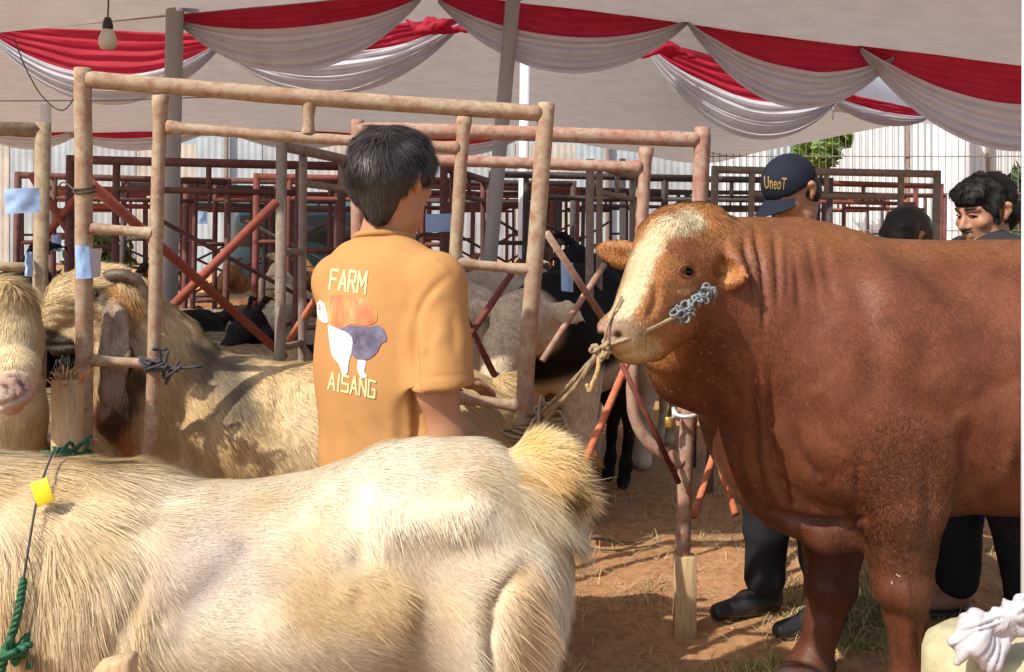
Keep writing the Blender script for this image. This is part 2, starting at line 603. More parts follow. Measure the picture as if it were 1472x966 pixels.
M = {}
M['steel'] = mat_rust('worn_scaffold_steel', (0.36, 0.24, 0.165), (0.42, 0.35, 0.235), (0.27, 0.125, 0.075), 0.6, (0.56, 0.50, 0.40))
M['steel2'] = mat_rust('pink_scaffold_steel', (0.40, 0.22, 0.16), (0.42, 0.33, 0.26), (0.30, 0.11, 0.07), 0.7, (0.5, 0.52, 0.46))
M['oldpost'] = mat_rust('lichen_post_steel', (0.30, 0.25, 0.15), (0.34, 0.27, 0.17), (0.20, 0.11, 0.07), 0.6, (0.42, 0.38, 0.28))
M['darkred'] = mat_rust('dark_red_steel', (0.17, 0.038, 0.028), (0.20, 0.060, 0.045), (0.10, 0.030, 0.022), 0.5, (0.24, 0.13, 0.11))
M['maroon'] = mat_rust('maroon_steel', (0.12, 0.042, 0.036), (0.15, 0.068, 0.058), (0.08, 0.032, 0.026), 0.5, (0.20, 0.13, 0.11))
M['darksteel'] = mat_rust('dark_steel', (0.05, 0.042, 0.045), (0.085, 0.07, 0.068), (0.06, 0.03, 0.025), 0.4, (0.14, 0.12, 0.11))
M['greysteel'] = mat_rust('grey_brown_steel', (0.24, 0.19, 0.15), (0.27, 0.22, 0.18), (0.19, 0.12, 0.09), 0.5, (0.38, 0.33, 0.27))
M['brace'] = mat_rust('red_oxide_brace', (0.28, 0.062, 0.038), (0.31, 0.095, 0.06), (0.19, 0.055, 0.036), 0.5, (0.40, 0.22, 0.17))
M['orange'] = mat_rust('orange_brace', (0.55, 0.16, 0.08), (0.55, 0.2, 0.11), (0.4, 0.1, 0.06), 0.3, (0.6, 0.3, 0.22))
M['pole'] = mat_plain('grey_tent_pole', (0.33, 0.31, 0.31), 0.45, 0.08, 6, 0.05)
M['whitepole'] = mat_plain('white_tent_pole', (0.78, 0.77, 0.80), 0.4, 0.05, 6)
M['paper'] = mat_cloth('blue_paper', (0.36, 0.52, 0.80), 0.15, 0, 0.6, 0.10)
M['paper2'] = mat_cloth('pale_paper', (0.66, 0.64, 0.72), 0.15, 0, 0.6, 0.10)
M['wood'] = None
t = NT('raw_timber')
g = t.noise(12, 6, 0.7, sc=(9, 9, 0.8))
t.col(t.ramp(g, [(0.25, (0.30, 0.18, 0.085)), (0.5, (0.52, 0.36, 0.19)), (0.8, (0.66, 0.50, 0.29))])); t.set(Roughness=0.8)
t.bump(g, 0.5, 0.004); M['wood'] = t.m
t = NT('rope_fibre')
t.col(t.ramp(t.noise(160, 3), [(0.3, (0.24, 0.16, 0.09)), (0.7, (0.46, 0.35, 0.22))])); t.set(Roughness=0.9); t.bump(t.noise(700, 2), 0.5, 0.002); M['rope'] = t.m
t = NT('grey_rope_fibre')
t.col(t.ramp(t.noise(160, 3), [(0.3, (0.11, 0.12, 0.13)), (0.7, (0.30, 0.33, 0.35))])); t.set(Roughness=0.9); t.bump(t.noise(700, 2), 0.5, 0.002); M['greyrope'] = t.m
M['greencord'] = mat_plain('green_cord', (0.015, 0.11, 0.05), 0.5, 0.4, 200, 0.4, 500)
M['darkcord'] = mat_plain('dark_cord', (0.05, 0.05, 0.055), 0.8, 0.4, 120)
M['yellow'] = mat_plain('yellow_tag_plastic', (0.80, 0.68, 0.03), 0.35, 0.05, 30)
M['brass'] = mat_plain('brass', (0.65, 0.42, 0.12), 0.35, 0.15, 60, 0, 100, 0.7)
M['zinc'] = mat_plain('zinc_steel', (0.70, 0.72, 0.75), 0.4, 0.08, 60, 0, 100, 0.5)
M['black'] = mat_plain('black_plastic', (0.02, 0.02, 0.022), 0.4, 0.2)
M['cable'] = mat_plain('cable_rubber', (0.07, 0.05, 0.045), 0.6, 0.2)
M['eye'] = mat_plain('animal_eye', (0.012, 0.008, 0.006), 0.16, 0.2, 40, 0, 10, 0, 0.4)
M['fur'] = mat_attr('animal_fur', 0.6, 0.2, 0.0, nrm=True, transl=0.28)
M['hide'] = mat_attr('animal_hide', 0.8, 0.1, 0.15, 40, 0.4, 220)
M['horn'] = mat_plain('horn', (0.10, 0.065, 0.042), 0.5, 0.4, 30, 0.5, 160)
M['red'] = mat_cloth('red_drape_cloth', (0.56, 0.035, 0.07), 0.5, 0.05, 0.55)
M['white'] = mat_cloth('white_drape_cloth', (0.74, 0.74, 0.78), 0.42, 0.05, 0.6)
M['canopy'] = mat_cloth('grey_canopy_cloth', (0.47, 0.415, 0.37), 0.40, 0.08, 0.8, 0.10)
M['tarp'] = mat_cloth('white_cotton', (0.56, 0.555, 0.58), 0.1, 0.1, 0.8)

# ================================================================== THE SETTING
t = NT('red_earth')
ob = t.obj()
big = t.noise(0.9, 6, 0.65, ob); fine = t.noise(22, 6, 0.7, ob)
soil = t.ramp(fine, [(0.25, (0.31, 0.155, 0.075)), (0.5, (0.54, 0.285, 0.14)), (0.75, (0.63, 0.39, 0.22))])
pale = t.ramp(fine, [(0.3, (0.30, 0.20, 0.11)), (0.7, (0.52, 0.40, 0.24))])
t.col(t.mix(t.ramp(big, [(0.5, (0, 0, 0)), (0.66, (0.75,) * 3)]), soil, pale))
t.set(Roughness=0.95); t.b.inputs['Specular IOR Level'].default_value = 0.1
t.bump(t.noise(60, 6, 0.75, ob), 0.8, 0.02)
M['earth'] = t.m

def ground_h(x, y):
    p = np.stack([x, y, np.zeros_like(x)], 1)
    near = sstep(14, 6, y)
    return near * (0.018 * vn(p, 2.2, 1) + 0.012 * vn(p, 6.5, 2) + 0.007 * vn(p, 19, 3) + 0.004 * vn(p, 43, 4)) - 0.01

def gfn(u, v):
    # finer towards the middle, on to the horizon
    a = (u * 2 - 1); b = (v * 2 - 1)
    x = 6 * a + 300 * np.sign(a) * np.maximum(np.abs(a) - 0.8, 0) ** 2 * 25
    y = 4 + 6 * b + 300 * np.sign(b) * np.maximum(np.abs(b) - 0.8, 0) ** 2 * 25
    return np.stack([x, y, ground_h(x, y)], 1)
V, Q = grid(gfn, 420, 420)
tag(mk('ground', V, Q, M['earth']), kind='structure')

# ---- pebbles and clods, straw, grass (nobody could count them)
def scatter(n, xr, yr, seed, dens=None):
    r = np.random.default_rng(seed)
    x = r.uniform(*xr, n); y = r.uniform(*yr, n)
    if dens is not None:
        k = r.random(n) < dens(x, y)
        x, y = x[k], y[k]
    return x, y, ground_h(x, y), r
x, y, z, r = scatter(7000, (-1.2, 2.6), (2.2, 7.5), 3)
ico = np.array([[0, 0, 1], [0.9, 0, 0.2], [0.3, 0.85, 0.1], [-0.75, 0.5, 0.2], [-0.7, -0.55, 0.1], [0.25, -0.9, 0.2], [0, 0, -0.6]])
tri = np.array([[0, 1, 2], [0, 2, 3], [0, 3, 4], [0, 4, 5], [0, 5, 1], [6, 2, 1], [6, 3, 2], [6, 4, 3], [6, 5, 4], [6, 1, 5]])
sz = 0.002 + 0.011 * r.random(len(x)) ** 4
VV = (ico[None] * (1 + 0.35 * r.normal(size=(len(x), 7, 1)))) * sz[:, None, None] * [1, 1, 0.7] + np.stack([x, y, z + sz * 0.15], 1)[:, None]
TT = (tri[None] + 7 * np.arange(len(x))[:, None, None]).reshape(-1, 3)
M['clod'] = mat_plain('earth_clod', (0.42, 0.24, 0.14), 0.95, 0.45, 14, 0.3)
tag(mk('pebbles', VV.reshape(-1, 3), TT, M['clod'], flat=True), kind='stuff')

def blades(name, x, y, z, L, w, lean, r, mat, kind='stuff'):
    n = len(x)
    a = r.uniform(0, 2 * math.pi, n); d = np.stack([np.cos(a), np.sin(a), np.zeros(n)], 1)
    s = np.stack([-np.sin(a), np.cos(a), np.zeros(n)], 1)
    p0 = np.stack([x, y, z - 0.003], 1); up = np.array([0, 0, 1.0])
    l = lean * (0.4 + r.random(n))[:, None]
    p1 = p0 + (up * 0.55 + d * l * 0.35) * L[:, None]; p2 = p0 + (up * (0.95 - 0.25 * l) + d * l) * L[:, None]
    ww = w * (0.6 + 0.8 * r.random(n))[:, None]
    A = np.stack([p0 - s * ww, p0 + s * ww, p1 - s * ww * 0.8, p1 + s * ww * 0.8, p2], 1)
    b = (np.arange(n) * 5)[:, None]
    return tag(mk(name, A.reshape(-1, 3), [b + [0, 1, 3, 2], b + [2, 3, 4]], mat), kind=kind)
def gd(x, y):
    p = np.stack([x, y, 0 * x], 1)
    n1 = vn(p, 2.6, 9) + 0.5 * vn(p, 7, 10)
    band = np.exp(-((y - 3.55) / 0.55) ** 2) * (x > -0.2)
    return np.clip((n1 + 0.05) * 1.5, 0, 1) * (0.08 + 0.92 * band)
M['grass'] = mat_plain('short_grass', (0.17, 0.23, 0.06), 0.7, 0.35, 3)
M['straw'] = mat_plain('dry_straw', (0.56, 0.44, 0.23), 0.8, 0.25, 5)
x, y, z, r = scatter(130000, (-0.2, 2.6), (2.4, 6.5), 5, gd)
blades('grass', x, y, z, 0.014 + 0.040 * r.random(len(x)), 0.0017, 0.7, r, M['grass'])
x, y, z, r = scatter(60000, (-0.2, 2.6), (2.4, 7.0), 6, lambda x, y: 0.07 + 0.6 * gd(x + .1, y + .05))
blades('straw', x, y, z, 0.02 + 0.06 * r.random(len(x)), 0.0013, 2.4, r, M['straw'])
# a thin dry twig lying on the earth
for k, (pp, lab) in enumerate((([P(826, 792, 4.62), P(880, 797, 4.55), P(945, 783, 4.65)], 'long dry twig lying on the red earth behind the white goat tail'),
                  ([P(848, 785, 4.75), P(900, 779, 4.7), P(935, 782, 4.75)], 'short dry twig lying just beyond the longer twig'))):
    pp = [np.array([q[0], q[1], 0.012 + ground_h(q[:1], q[1:2])[0]]) for q in pp]
    tag(mk('twig', *tube(spline(pp, 12), np.linspace(0.006, 0.002, 12), 6), M['horn']), lab, 'twig', 'twigs on the earth')

# ---- tents
D1, D2 = 5.5, 6.7
def gable(x):            # rear edge of the near canopy
    pk = P(618, -8, D1)
    l = (pk[2] - P(0, 50, D1)[2]) / (pk[0] - P(0, 50, D1)[0]); rr = (pk[2] - P(1472, 101, D1)[2]) / (P(1472, 101, D1)[0] - pk[0])
    return pk[2] - np.where(x < pk[0], l * (pk[0] - x), rr * (x - pk[0]))
def can1(u, v):
    x = -3.7 + 9.1 * u
    y = D1 - v * 2.35
    p = np.stack([x, y, 0 * x], 1)
    z = gable(x) + 0.015 + v * 0.22 - 0.06 * np.sin(np.pi * v) + 0.012 * vn(p, 1.3, 4) + 0.004 * vn(p * [1, 3, 1], 4, 5)
    return np.stack([x, y, z], 1)
t1 = thing('tent_canopy', 'near grey cloth canopy overhead whose rear edge carries the larger red and white swags', 'canopy', (0, D1, 2.4), 'tent canopies')
V, Q = grid(can1, 90, 30); mk('roof_cloth', V, Q, M['canopy'], t1)
V, Pq = tube([(x_, D1 + 0.03, float(gable(np.array(x_))) + 0.035) for x_ in np.linspace(-3.7, 5.4, 41)], 0.016, 8); mk('edge_pipe', V, Pq, M['pole'], t1)

def can2(u, v):
    y = 6.75 + 6.2 * v
    xr = np.interp(y, [6.75, 8.2, 12.95], [2.1, 3.28, 2.55])
    x = -6.5 + (xr + 6.5) * u
    p = np.stack([x, y, 0 * x], 1)
    z = 2.50 + 0.50 * (1 - v) ** 2 * sstep(2.2, 1.2, x) - 0.30 * sstep(0.3, 2.6, x) + 0.05 * sstep(0, -3, x) + 0.02 * vn(p, 0.8, 6) + 0.05 * np.sin(np.pi * v) - 0.03 * np.abs(np.sin(u * np.pi * 9)) * sstep(0.9, 1, v)
    return np.stack([x, y, z], 1)
t2 = thing('tent_canopy', 'second grey canopy over the pens further back, behind the hanging swags', 'canopy', (0, 9, 2.3), 'tent canopies')
V, Q = grid(can2, 70, 50); mk('roof_cloth', V, Q, M['canopy'], t2)
# its pale outer flap on the right, lit by the sun
def flap(u, v):
    a = P(1150, 60, 6.9) * (1 - u)[:, None] + P(1380, 150, 8.2) * u[:, None]
    b = P(1195, 160, 7.0) * (1 - u)[:, None] + P(1350, 181, 8.2) * u[:, None]
    return a * (1 - v)[:, None] + b * v[:, None] + np.stack([0 * u, -0.06 * np.sin(np.pi * v) - 0.02 * np.sin(9 * u), 0 * u], 1)
V, Q = grid(flap, 30, 8); mk('eave_flap', V, Q, M['white'], t2)

# ---- swags of red and white cloth
SWAGS = 'red and white festoons along the tent edges'
def swag(A, B, sag_r, sag_w, d, label, seed, red_top=None, folds=9, d2=None, lean=0.0):
    """cloth festoon: red cloth between the straight edge and its sagging hem, a gathered white band below it"""
    A3 = P(*A, d); B3 = P(*B, d2 or d)
    th = thing('swag', label, 'swag', tuple((A3 + B3) / 2), SWAGS)
    span = np.linalg.norm(B3 - A3)
    def base(u): return A3 * (1 - u)[:, None] + B3 * u[:, None]
    def par(u, s): return s * (4 * u * (1 - u)) ** 0.92
    sr, sw = W(sag_r, d), W(sag_w, d)
    def white(u, v):
        # gathered towards both ends
        q = base(u)
        lo, hi = par(u, sr), par(u, sw) + W(5, d)
        zz = lo + (hi - lo) * v
        p = np.stack([u * 3 + seed, v * 0.7, 0 * u], 1)
        amp = 0.026 * (0.35 + 0.65 * np.sin(np.pi * u)) 
        ph = vn(p, 1.6, seed) * 1.1
        off = amp * np.sin(v * 2 * np.pi * folds * 0.42 + ph * 2.2) + 0.012 * np.sin(v * 2 * np.pi * folds * 1.05 + 3 * ph) + 0.05 * np.sin(np.pi * np.minimum(v * 1.2, 1)) * np.sin(np.pi * u)
        q = q + np.stack([0 * u, -off - 0.02, -zz], 1)
        return q
    def red(u, v):
        q = base(u)
        top = -W(9, d) * np.ones_like(u)
        lo = par(u, sr) + W(3, d)
        zz = top + (lo - top) * v
        p = np.stack([u * 3, v, 0 * u + seed], 1)
        off = 0.012 * np.sin(v * 2 * np.pi * 4.2 + 1.2 * vn(p, 2.2, seed) * 2) * (0.4 + 0.6 * np.sin(np.pi * u)) + 0.006 * np.sin(v * 2 * np.pi * 9 + 3 * vn(p, 2, seed + 1))
        return q + np.stack([0 * u, -off + 0.015, -zz], 1)
    V, Q = grid(red, 70, 30); mk('red_cloth', V, Q, M['red'], th)
    V, Q = grid(white, 80, 40); mk('white_cloth', V, Q, M['white'], th)
    return th
swag((258, 30), (605, -2), 28, 84, D1 - .02, 'shaded swag left of the tent peak, mostly white with a thin red upper strip', 1)
swag((630, 0), (990, 28), 40, 86, D1 - .02, 'dark red and white swag right of the tent peak, crossed by the grey pole', 2)
swag((988, 32), (1282, 82), 42, 92, D1 - .03, 'swag between the twisted white gather and the bull, red with grey white lower band', 3)
swag((1236, 70), (1640, 128), 48, 112, D1 - .06, 'large maroon and white swag at the far right corner above the dark haired man', 4)
swag((-12, 46), (322, 58), 56, 94, 6.25, 'sunlit bright red and white swag hanging at the far left behind the bulb', 5)
swag((318, 66), (662, 34), 28, 82, 6.25, 'sunlit swag hanging lower behind the tent peak, red patch near its right end', 6)
swag((926, 62), (1206, 138), 38, 92, 6.3, 'sunlit bright red and white swag above the capped man', 7)
swag((1190, 136), (1330, 168), 8, 22, 6.8, 'short pale swag end tucked under the large right swag', 12)
for k, (a, b, l) in enumerate((((-40, 178), (122, 182), 'small distant swag low at the left edge beside the lichen covered post'), ((100, 190), (322, 172), 'small distant swag behind the left post of the near gate frame'),
                               ((300, 168), (520, 190), 'small distant maroon swag above the far pens left of the boy'), ((560, 196), (760, 186), 'small distant swag seen just right of the boy head'))):
    swag(a, b, 17, 30, 12.6, l, 20 + k, folds=6)
# gathered knots of red cloth
def knot(c, d, label, seed):
    b = Blob(0.006)
    r = np.random.default_rng(seed)
    o = P(*c, d)
    for i in range(7):
        a = o + r.normal(size=3) * [0.03, 0.012, 0.02]; e = o + r.normal(size=3) * [0.09, 0.02, 0.05]
        b.cone(a, 0.03, e, 0.012, 0.015)
    V, Q = b.mesh()
    N = vnormals(V, Q); V = V + N * (0.007 * vn(V, 40, seed))[:, None]
    tag(mk('cloth_knot', V, Q, M['red']), label, 'cloth knot', 'gathered cloth knots')
knot((622, 38), 6.1, 'bright red gathered cloth knot under the tent peak', 3)
knot((962, 68), 6.1, 'bright red gathered cloth knot at the left end of the sunlit right swag', 5)

# ---- tent poles
def pole(x, y0, y1, d, r, mat, label, x2=None, name='tent_pole'):
    a, b = P(x, y0, d), P(x2 if x2 is not None else x, y1, d)
    b = b + (a - b) * ((b[2] + 0.05) / (b[2] - a[2]))
    V, Pq = tube([a, a * 0.5 + b * 0.5, b], r, 14)
    th = thing(name, label, 'tent pole', (b[0], b[1], 0), 'tent poles')
    mk('pole_tube', V, Pq, mat, th)
    V, Pq = box((b[0], b[1], 0.008), (0.09, 0.09, 0.008)); mk('base_plate', V, Pq, mat, th)
    return th
pole(252, -14, 420, 5.4, 0.045, M['pole'], 'grey tent pole behind the left part of the near gate frame', 243)
pole(738, -6, 420, 5.4, 0.039, M['pole'], 'grey tent pole leaning slightly, right of the boy and left of the white pole', 700)
pole(755, 70, 420, 6.9, 0.034, M['whitepole'], 'bright white tent pole just right of the leaning grey pole', 751)
pole(66, 150, 420, 9.0, 0.045, M['whitepole'], 'thin white pole in the sun behind the lichen covered post')
pole(1482, -60, 870, 2.75, 0.022, M['whitepole'], 'white pole at the right edge rising from the cloth wrapped weight', 1480)
pole(895, 228, 420, 9.5, 0.03, M['pole'], 'thin grey pole behind the second frame, left of the bull head')

# ---- weight block and the white cloth tied round it
c0 = P(1432, 0, 2.72); c0[2] = 0
top = P(0, 918, 2.72)[2]
def blk(u, v): return None
V, Pq = lathe((c0[0] + 0.005, c0[1], 0), [(0.19, -0.02), (0.192, 0.02), (0.188, top * 0.5), (0.185, top - 0.05), (0.175, top - 0.016), (0.15, top + 0.004), (0.08, top + 0.012)], 28)
V += 0.004 * vn3(V, 14, 2)
M['concrete'] = mat_plain('cream_concrete', (0.50, 0.46, 0.29), 0.9, 0.2, 14, 0.5, 80)
tag(mk('weight_block', V, Pq, M['concrete']), 'cream rounded concrete weight at the foot of the white pole, bottom right', 'weight')
b = Blob(0.005)
kn = P(1452, 888, 2.55)
for a, e, ra, rb in (((1455, 882), (1400, 905), .03, .055), ((1440, 890), (1395, 930), .03, .05), ((1448, 900), (1420, 950), .03, .035), ((1400, 905), (1372, 925), .05, .03),
                     ((1395, 930), (1378, 948), .045, .025), ((1450, 880), (1490, 868), .035, .04), ((1452, 895), (1500, 905), .03, .03), ((1462, 880), (1478, 846), .03, .02)):
    b.cone(P(*a, 2.56), ra * .8, P(*e, 2.53), rb * .8, 0.02)
V, Q = b.mesh(); N = vnormals(V, Q)
pxy = to_px(V) - [1452, 886]
ang = np.arctan2(pxy[:, 1], pxy[:, 0]); rad = np.hypot(pxy[:, 0], pxy[:, 1])
q_ = np.stack([ang * 2.6, rad * 0.018, 0 * ang], 1)
rg = (1 - np.abs(vn(q_, 1.0, 3))) ** 3; rg2 = (1 - np.abs(vn(q_ * [2.3, 1.5, 1], 1.0, 5))) ** 3
V = V - N * ((0.016 * rg + 0.009 * rg2) * sstep(2, 26, rad) - 0.006 * vn(V, 22, 4) - 0.006)[:, None]
tag(mk('tied_cloth', V, Q, M['tarp']), 'knotted white cotton cloth tied round the foot of the white pole', 'cloth')

# ---- far background: corrugated hoarding, fence, greenery, vehicle
t = NT('corrugated_white'); 
t.col(t.ramp(t.noise(2.2, 6, 0.7), [(0.35, (0.66, 0.70, 0.72)), (0.7, (0.82, 0.83, 0.82))])); t.set(Roughness=0.5); M['corr'] = t.m
M['corr2'] = mat_plain('corrugated_blue_grey', (0.42, 0.48, 0.51), 0.5, 0.2, 3)
M['corr3'] = mat_plain('corrugated_grey', (0.40, 0.42, 0.44), 0.6, 0.25, 2); M['corr4'] = mat_plain('corrugated_cream', (0.50, 0.46, 0.40), 0.6, 0.25, 2)
hb = thing('hoarding', 'tall white corrugated sheet hoarding closing off the yard behind the pens', 'hoarding', (0, 16.5, 0))
x0 = -11.0; k = 0
while x0 < 13:
    wd = 1.05; hh = 2.85 + 0.1 * math.sin(k * 2.1) + (0.35 if x0 > 4 else 0)
    def sh(u, v, x0=x0, hh=hh, k=k): 
        ph = u * wd / 0.105
        return np.stack([x0 + u * wd, 16.5 + (0.011 if x0 > 2.2 else 0.004) * np.sin(2 * np.pi * ph) + 0.012 * (k % 2), v * hh - 0.05], 1)
    V, Q = grid(sh, 61, 2)
    mk('corrugated_sheet', V, Q, (M['corr'] if k % 5 else M['corr2']) if x0 > 2.2 else M[('corr2', 'corr3', 'corr4')[k % 3]], hb)  # left sheets vary in tone, their greys also standing in for shade
    x0 += 1.0; k += 1
for x_ in np.arange(-10.5, 13, 3.0):
    V, Pq = box((x_, 16.42, 1.5), (0.03, 0.03, 1.6)); mk('batten', V, Pq, M['greysteel'], hb)

fn = thing('wire_fence', 'fine wire mesh fence between the pens and the white hoarding on the right', 'fence', (6, 12, 0))
def fence_wires(x0, x1, y, h):
    parts = []
    for x_ in np.arange(x0, x1, 0.075): parts.append(tube([(x_, y, 0.05), (x_, y, h)], 0.0045, 4, False))
    return join(parts)
V, Pq = fence_wires(2.2, 7.6, 11.8, 2.6); tag(mk('upright_wires', V, Pq, M['greysteel'], fn), kind='stuff')
for z_ in np.arange(0.1, 2.65, 0.42):
    V, Pq = tube([(2.2, 11.79, z_), (7.6, 11.79, z_)], 0.006, 5); mk('cross_wire', V, Pq, M['greysteel'], fn)
for x_ in (2.2, 4.48, 6.76):
    V, Pq = tube([(x_, 11.83, 0), (x_, 11.83, 2.7)], 0.035, 8); mk('post', V, Pq, M['greysteel'], fn)

def leafy(name, label, base, spots, n, seed, leaf=0.06, mat=None, trunk=None):
    r = np.random.default_rng(seed)
    th = thing(name, label, 'tree' if 'tree' in name else 'shrub', tuple(base), 'greenery beyond the pens')
    cs = []
    for c, rad in spots:
        m = int(n * rad ** 2 / sum(s[1] ** 2 for s in spots))
        d = norm(r.normal(size=(m, 3))) * (r.random((m, 1)) ** 0.4) * rad
        cs.append(np.array(c) + d * [1, 1, 0.8])
    c = np.concatenate(cs); m = len(c)
    a = norm(r.normal(size=(m, 3)) + [0, 0, -0.5]); b_ = norm(np.cross(a, r.normal(size=(m, 3))))
    L = leaf * (0.6 + 0.8 * r.random((m, 1)))
    A = np.stack([c - a * L, c + b_ * L * 0.35, c + a * L, c - b_ * L * 0.35], 1)
    mk('crown', A.reshape(-1, 3), (np.arange(m) * 4)[:, None] + [0, 1, 2, 3], mat or M['leaf'], th)
    if trunk:
        V, Pq = tube(spline(trunk, 10), np.linspace(0.09, 0.03, 10), 8); mk('trunk', V, Pq, M['horn'], th)
        for c_, rad in spots:
            V, Pq = tube(spline([trunk[1], (np.array(trunk[-1]) + np.array(c_)) / 2, c_], 8), np.linspace(0.04, 0.012, 8), 6); mk('limb', V, Pq, M['horn'], th)
M['leaf'] = mat_attr('x') if False else mat_plain('green_leaf', (0.13, 0.22, 0.04), 0.5, 0.4, 8)
leafy('banana_tree', 'bright green leafy tree showing over the capped man between fence and hoarding', (4.4, 15.2, 0), [((4.42, 15.2, 2.5), 0.34), ((4.7, 15.4, 2.75), 0.3)], 1100, 4, 0.12, None, [(4.4, 15.2, 0), (4.42, 15.2, 1.2), (4.42, 15.2, 2.2)])
leafy('leafy_shrub', 'green shrub in the sun beside the thin white pole at the left', (-4.6, 11.0, 0), [((-4.55, 11, 0.55), 0.5), ((-4.35, 11, 1.1), 0.35)], 2600, 5, 0.07, None, [(-4.6, 11, 0), (-4.55, 11, 0.4), (-4.5, 11, 0.9)])
leafy('leafy_tree', 'dark leafy tree behind the fence at the far right edge', (7.9, 15.6, 0), [((7.9, 15.6, 2.0), 0.5), ((8.3, 15.6, 2.9), 0.7), ((7.75, 15.5, 1.2), 0.4)], 3000, 6, 0.1, mat_plain('dark_leaf', (0.05, 0.08, 0.03), 0.5, 0.4, 8), [(7.9, 15.6, 0), (7.9, 15.6, 1.2), (8, 15.6, 2.2)])
# pale pillar of the hoarding on the right
V, Pq = box((P(1372, 0, 16)[0], 16.1, 1.6), (0.22, 0.15, 1.65), None, 0.1)
tag(mk('hoarding_pillar', V, Pq, mat_plain('white_plaster', (0.78, 0.76, 0.80), 0.8, 0.08, 6, 0.2)), 'pale lilac white square pillar in front of the corrugated hoarding', 'pillar')
def bank(u, v):
    x_ = -11 + 12.5 * u; y_ = 13.9 + 2.2 * v
    p = np.stack([x_, y_, 0 * x_], 1)
    z_ = 0.95 * np.sin(np.pi * np.minimum(v * 0.62, 1)) * sstep(0, .06, 1 - u) * (1 + .25 * vn(p, 0.7, 3)) + 0.10 * vn(p, 2.5, 4) + 0.05 * vn(p, 6, 5) - 0.1
    return np.stack([x_, y_, z_], 1)
V, Q = grid(bank, 160, 40); tag(mk('earth_bank', V, Q, M['earth']), kind='structure')
# parked van far behind, teal
V0 = P(452, 0, 13.5)
vn_ = thing('parked_van', 'teal green parked van far behind the pens, left of the boy', 'van', (V0[0], 13.5, 0))
M['teal'] = mat_plain('teal_paint', (0.06, 0.13, 0.14), 0.35, 0.15, 4); M['glassd'] = mat_plain('dark_glass', (0.05, 0.07, 0.08), 0.1, 0.2, 4, 0, 10, 0, 0.6)
b = Blob(0.035)
c = np.array([V0[0], 13.9, 0])
b.ell(c + [0, 0, 1.0], (1.15, 0.75, 0.75), 0.1); b.cone(c + [-0.9, 0, 0.75], 0.35, c + [0.9, 0, 0.75], 0.35, 0.2, '+', ((0, 1, 0), 0.55)); b.cone(c + [-0.85, 0, 1.45], 0.25, c + [0.6, 0, 1.45], 0.25, 0.3, '+', ((0, 1, 0), 0.42))
V, Q = b.mesh(); mk('body', V, Q, M['teal'], vn_)
for dx in (-0.62, 0.05, 0.62):
    V, Pq = box(c + [dx, -0.70, 1.35], (0.27, 0.02, 0.2), None, 0.5); mk('window', V, Pq, M['glassd'], vn_)
for dx in (-0.8, 0.8):
    a = np.arange(24) / 24 * 2 * math.pi
    V, Pq = tube([c + [dx, -0.78, 0.31], c + [dx, -0.55, 0.31]], 0.3, 20); w_ = mk('wheel', V, Pq, M['black'], vn_)
    V, Pq = tube([c + [dx, -0.79, 0.31], c + [dx, -0.6, 0.31]], 0.16, 16); mk('rim', V, Pq, M['zinc'], w_)

# ---- the light bulb on its flex under the near canopy
bl = P(155, 52, 4.2)
lb = thing('light_bulb', 'unlit frosted light bulb in a black socket hanging under the canopy at upper left', 'bulb', tuple(bl))
V, Pq = lathe(bl, [(0.004, -0.055), (0.028, -0.05), (0.036, -0.03), (0.035, -0.008), (0.026, 0.014), (0.018, 0.03)], 18); mk('globe', V, Pq, mat_plain('frosted_bulb', (0.52, 0.48, 0.42), 0.35, 0.08), lb)
V, Pq = lathe(bl, [(0.02, 0.028), (0.021, 0.04), (0.017, 0.062), (0.012, 0.075)], 14); mk('socket', V, Pq, M['black'], lb)
V, Pq = tube(spline([bl + [0, 0, 0.07], bl + [0.004, 0, 0.2], bl + [0, 0.02, 0.55]], 10), 0.0035, 6); mk('flex', V, Pq, M['cable'], lb)
V, Pq = tube(spline([P(20, 55, 5.3), P(38, 100, 5.3), P(62, 140, 5.3), P(92, 158, 5.2), P(118, 120, 5.2)], 40), 0.0032, 6)
tag(mk('hanging_cable', V, Pq, M['cable']), 'thin dark cable looping down beside the left swag', 'cable')
V, Pq = tube(spline([P(0, 145, 5.9), P(160, 144, 5.9), P(330, 140, 5.9), P(520, 150, 5.9)], 30), 0.004, 5)
tag(mk('taut_wire', V, Pq, M['cable']), 'thin wire stretched level under the far canopy at the left', 'wire')
V, Pq = tube(spline([P(1197, 145, 6.4), P(1198, 160, 6.4), P(1197, 173, 6.4)], 8), 0.004, 5)
tag(mk('hanging_string', V, Pq, M['white']), 'short white string dangling from the end of the sunlit right swag', 'string')

# ================================================================== SCAFFOLD FRAMES
def wob(pts, s, a=0.0018):
    p = np.array(pts, float)
    return p
def px_tube(pts, dfn, rpx, n=14, seg=14, r2=None, flare=0.0):
    q = [P(x_, y_, dfn(x_, y_)) for x_, y_ in pts]
    q = spline(q, n) if len(q) > 2 else np.array([q[0] * (1 - s) + q[1] * s for s in np.linspace(0, 1, n)])
    rad = np.full(len(q), W(rpx, np.mean(q[:, 1])))
    if flare:   # tube ends pressed wide where they are welded on
        L = np.concatenate([[0], np.cumsum(np.linalg.norm(np.diff(q, axis=0), axis=1))]); e = np.minimum(L, L[-1] - L)
        rad = rad * (1 + flare * np.exp(-(e / 0.035) ** 2) + 0.03 * np.sin(L * 90))
    V, Pq = tube(q, rad, seg)
    return V + 0.0011 * vn3(V, 16, 3), Pq

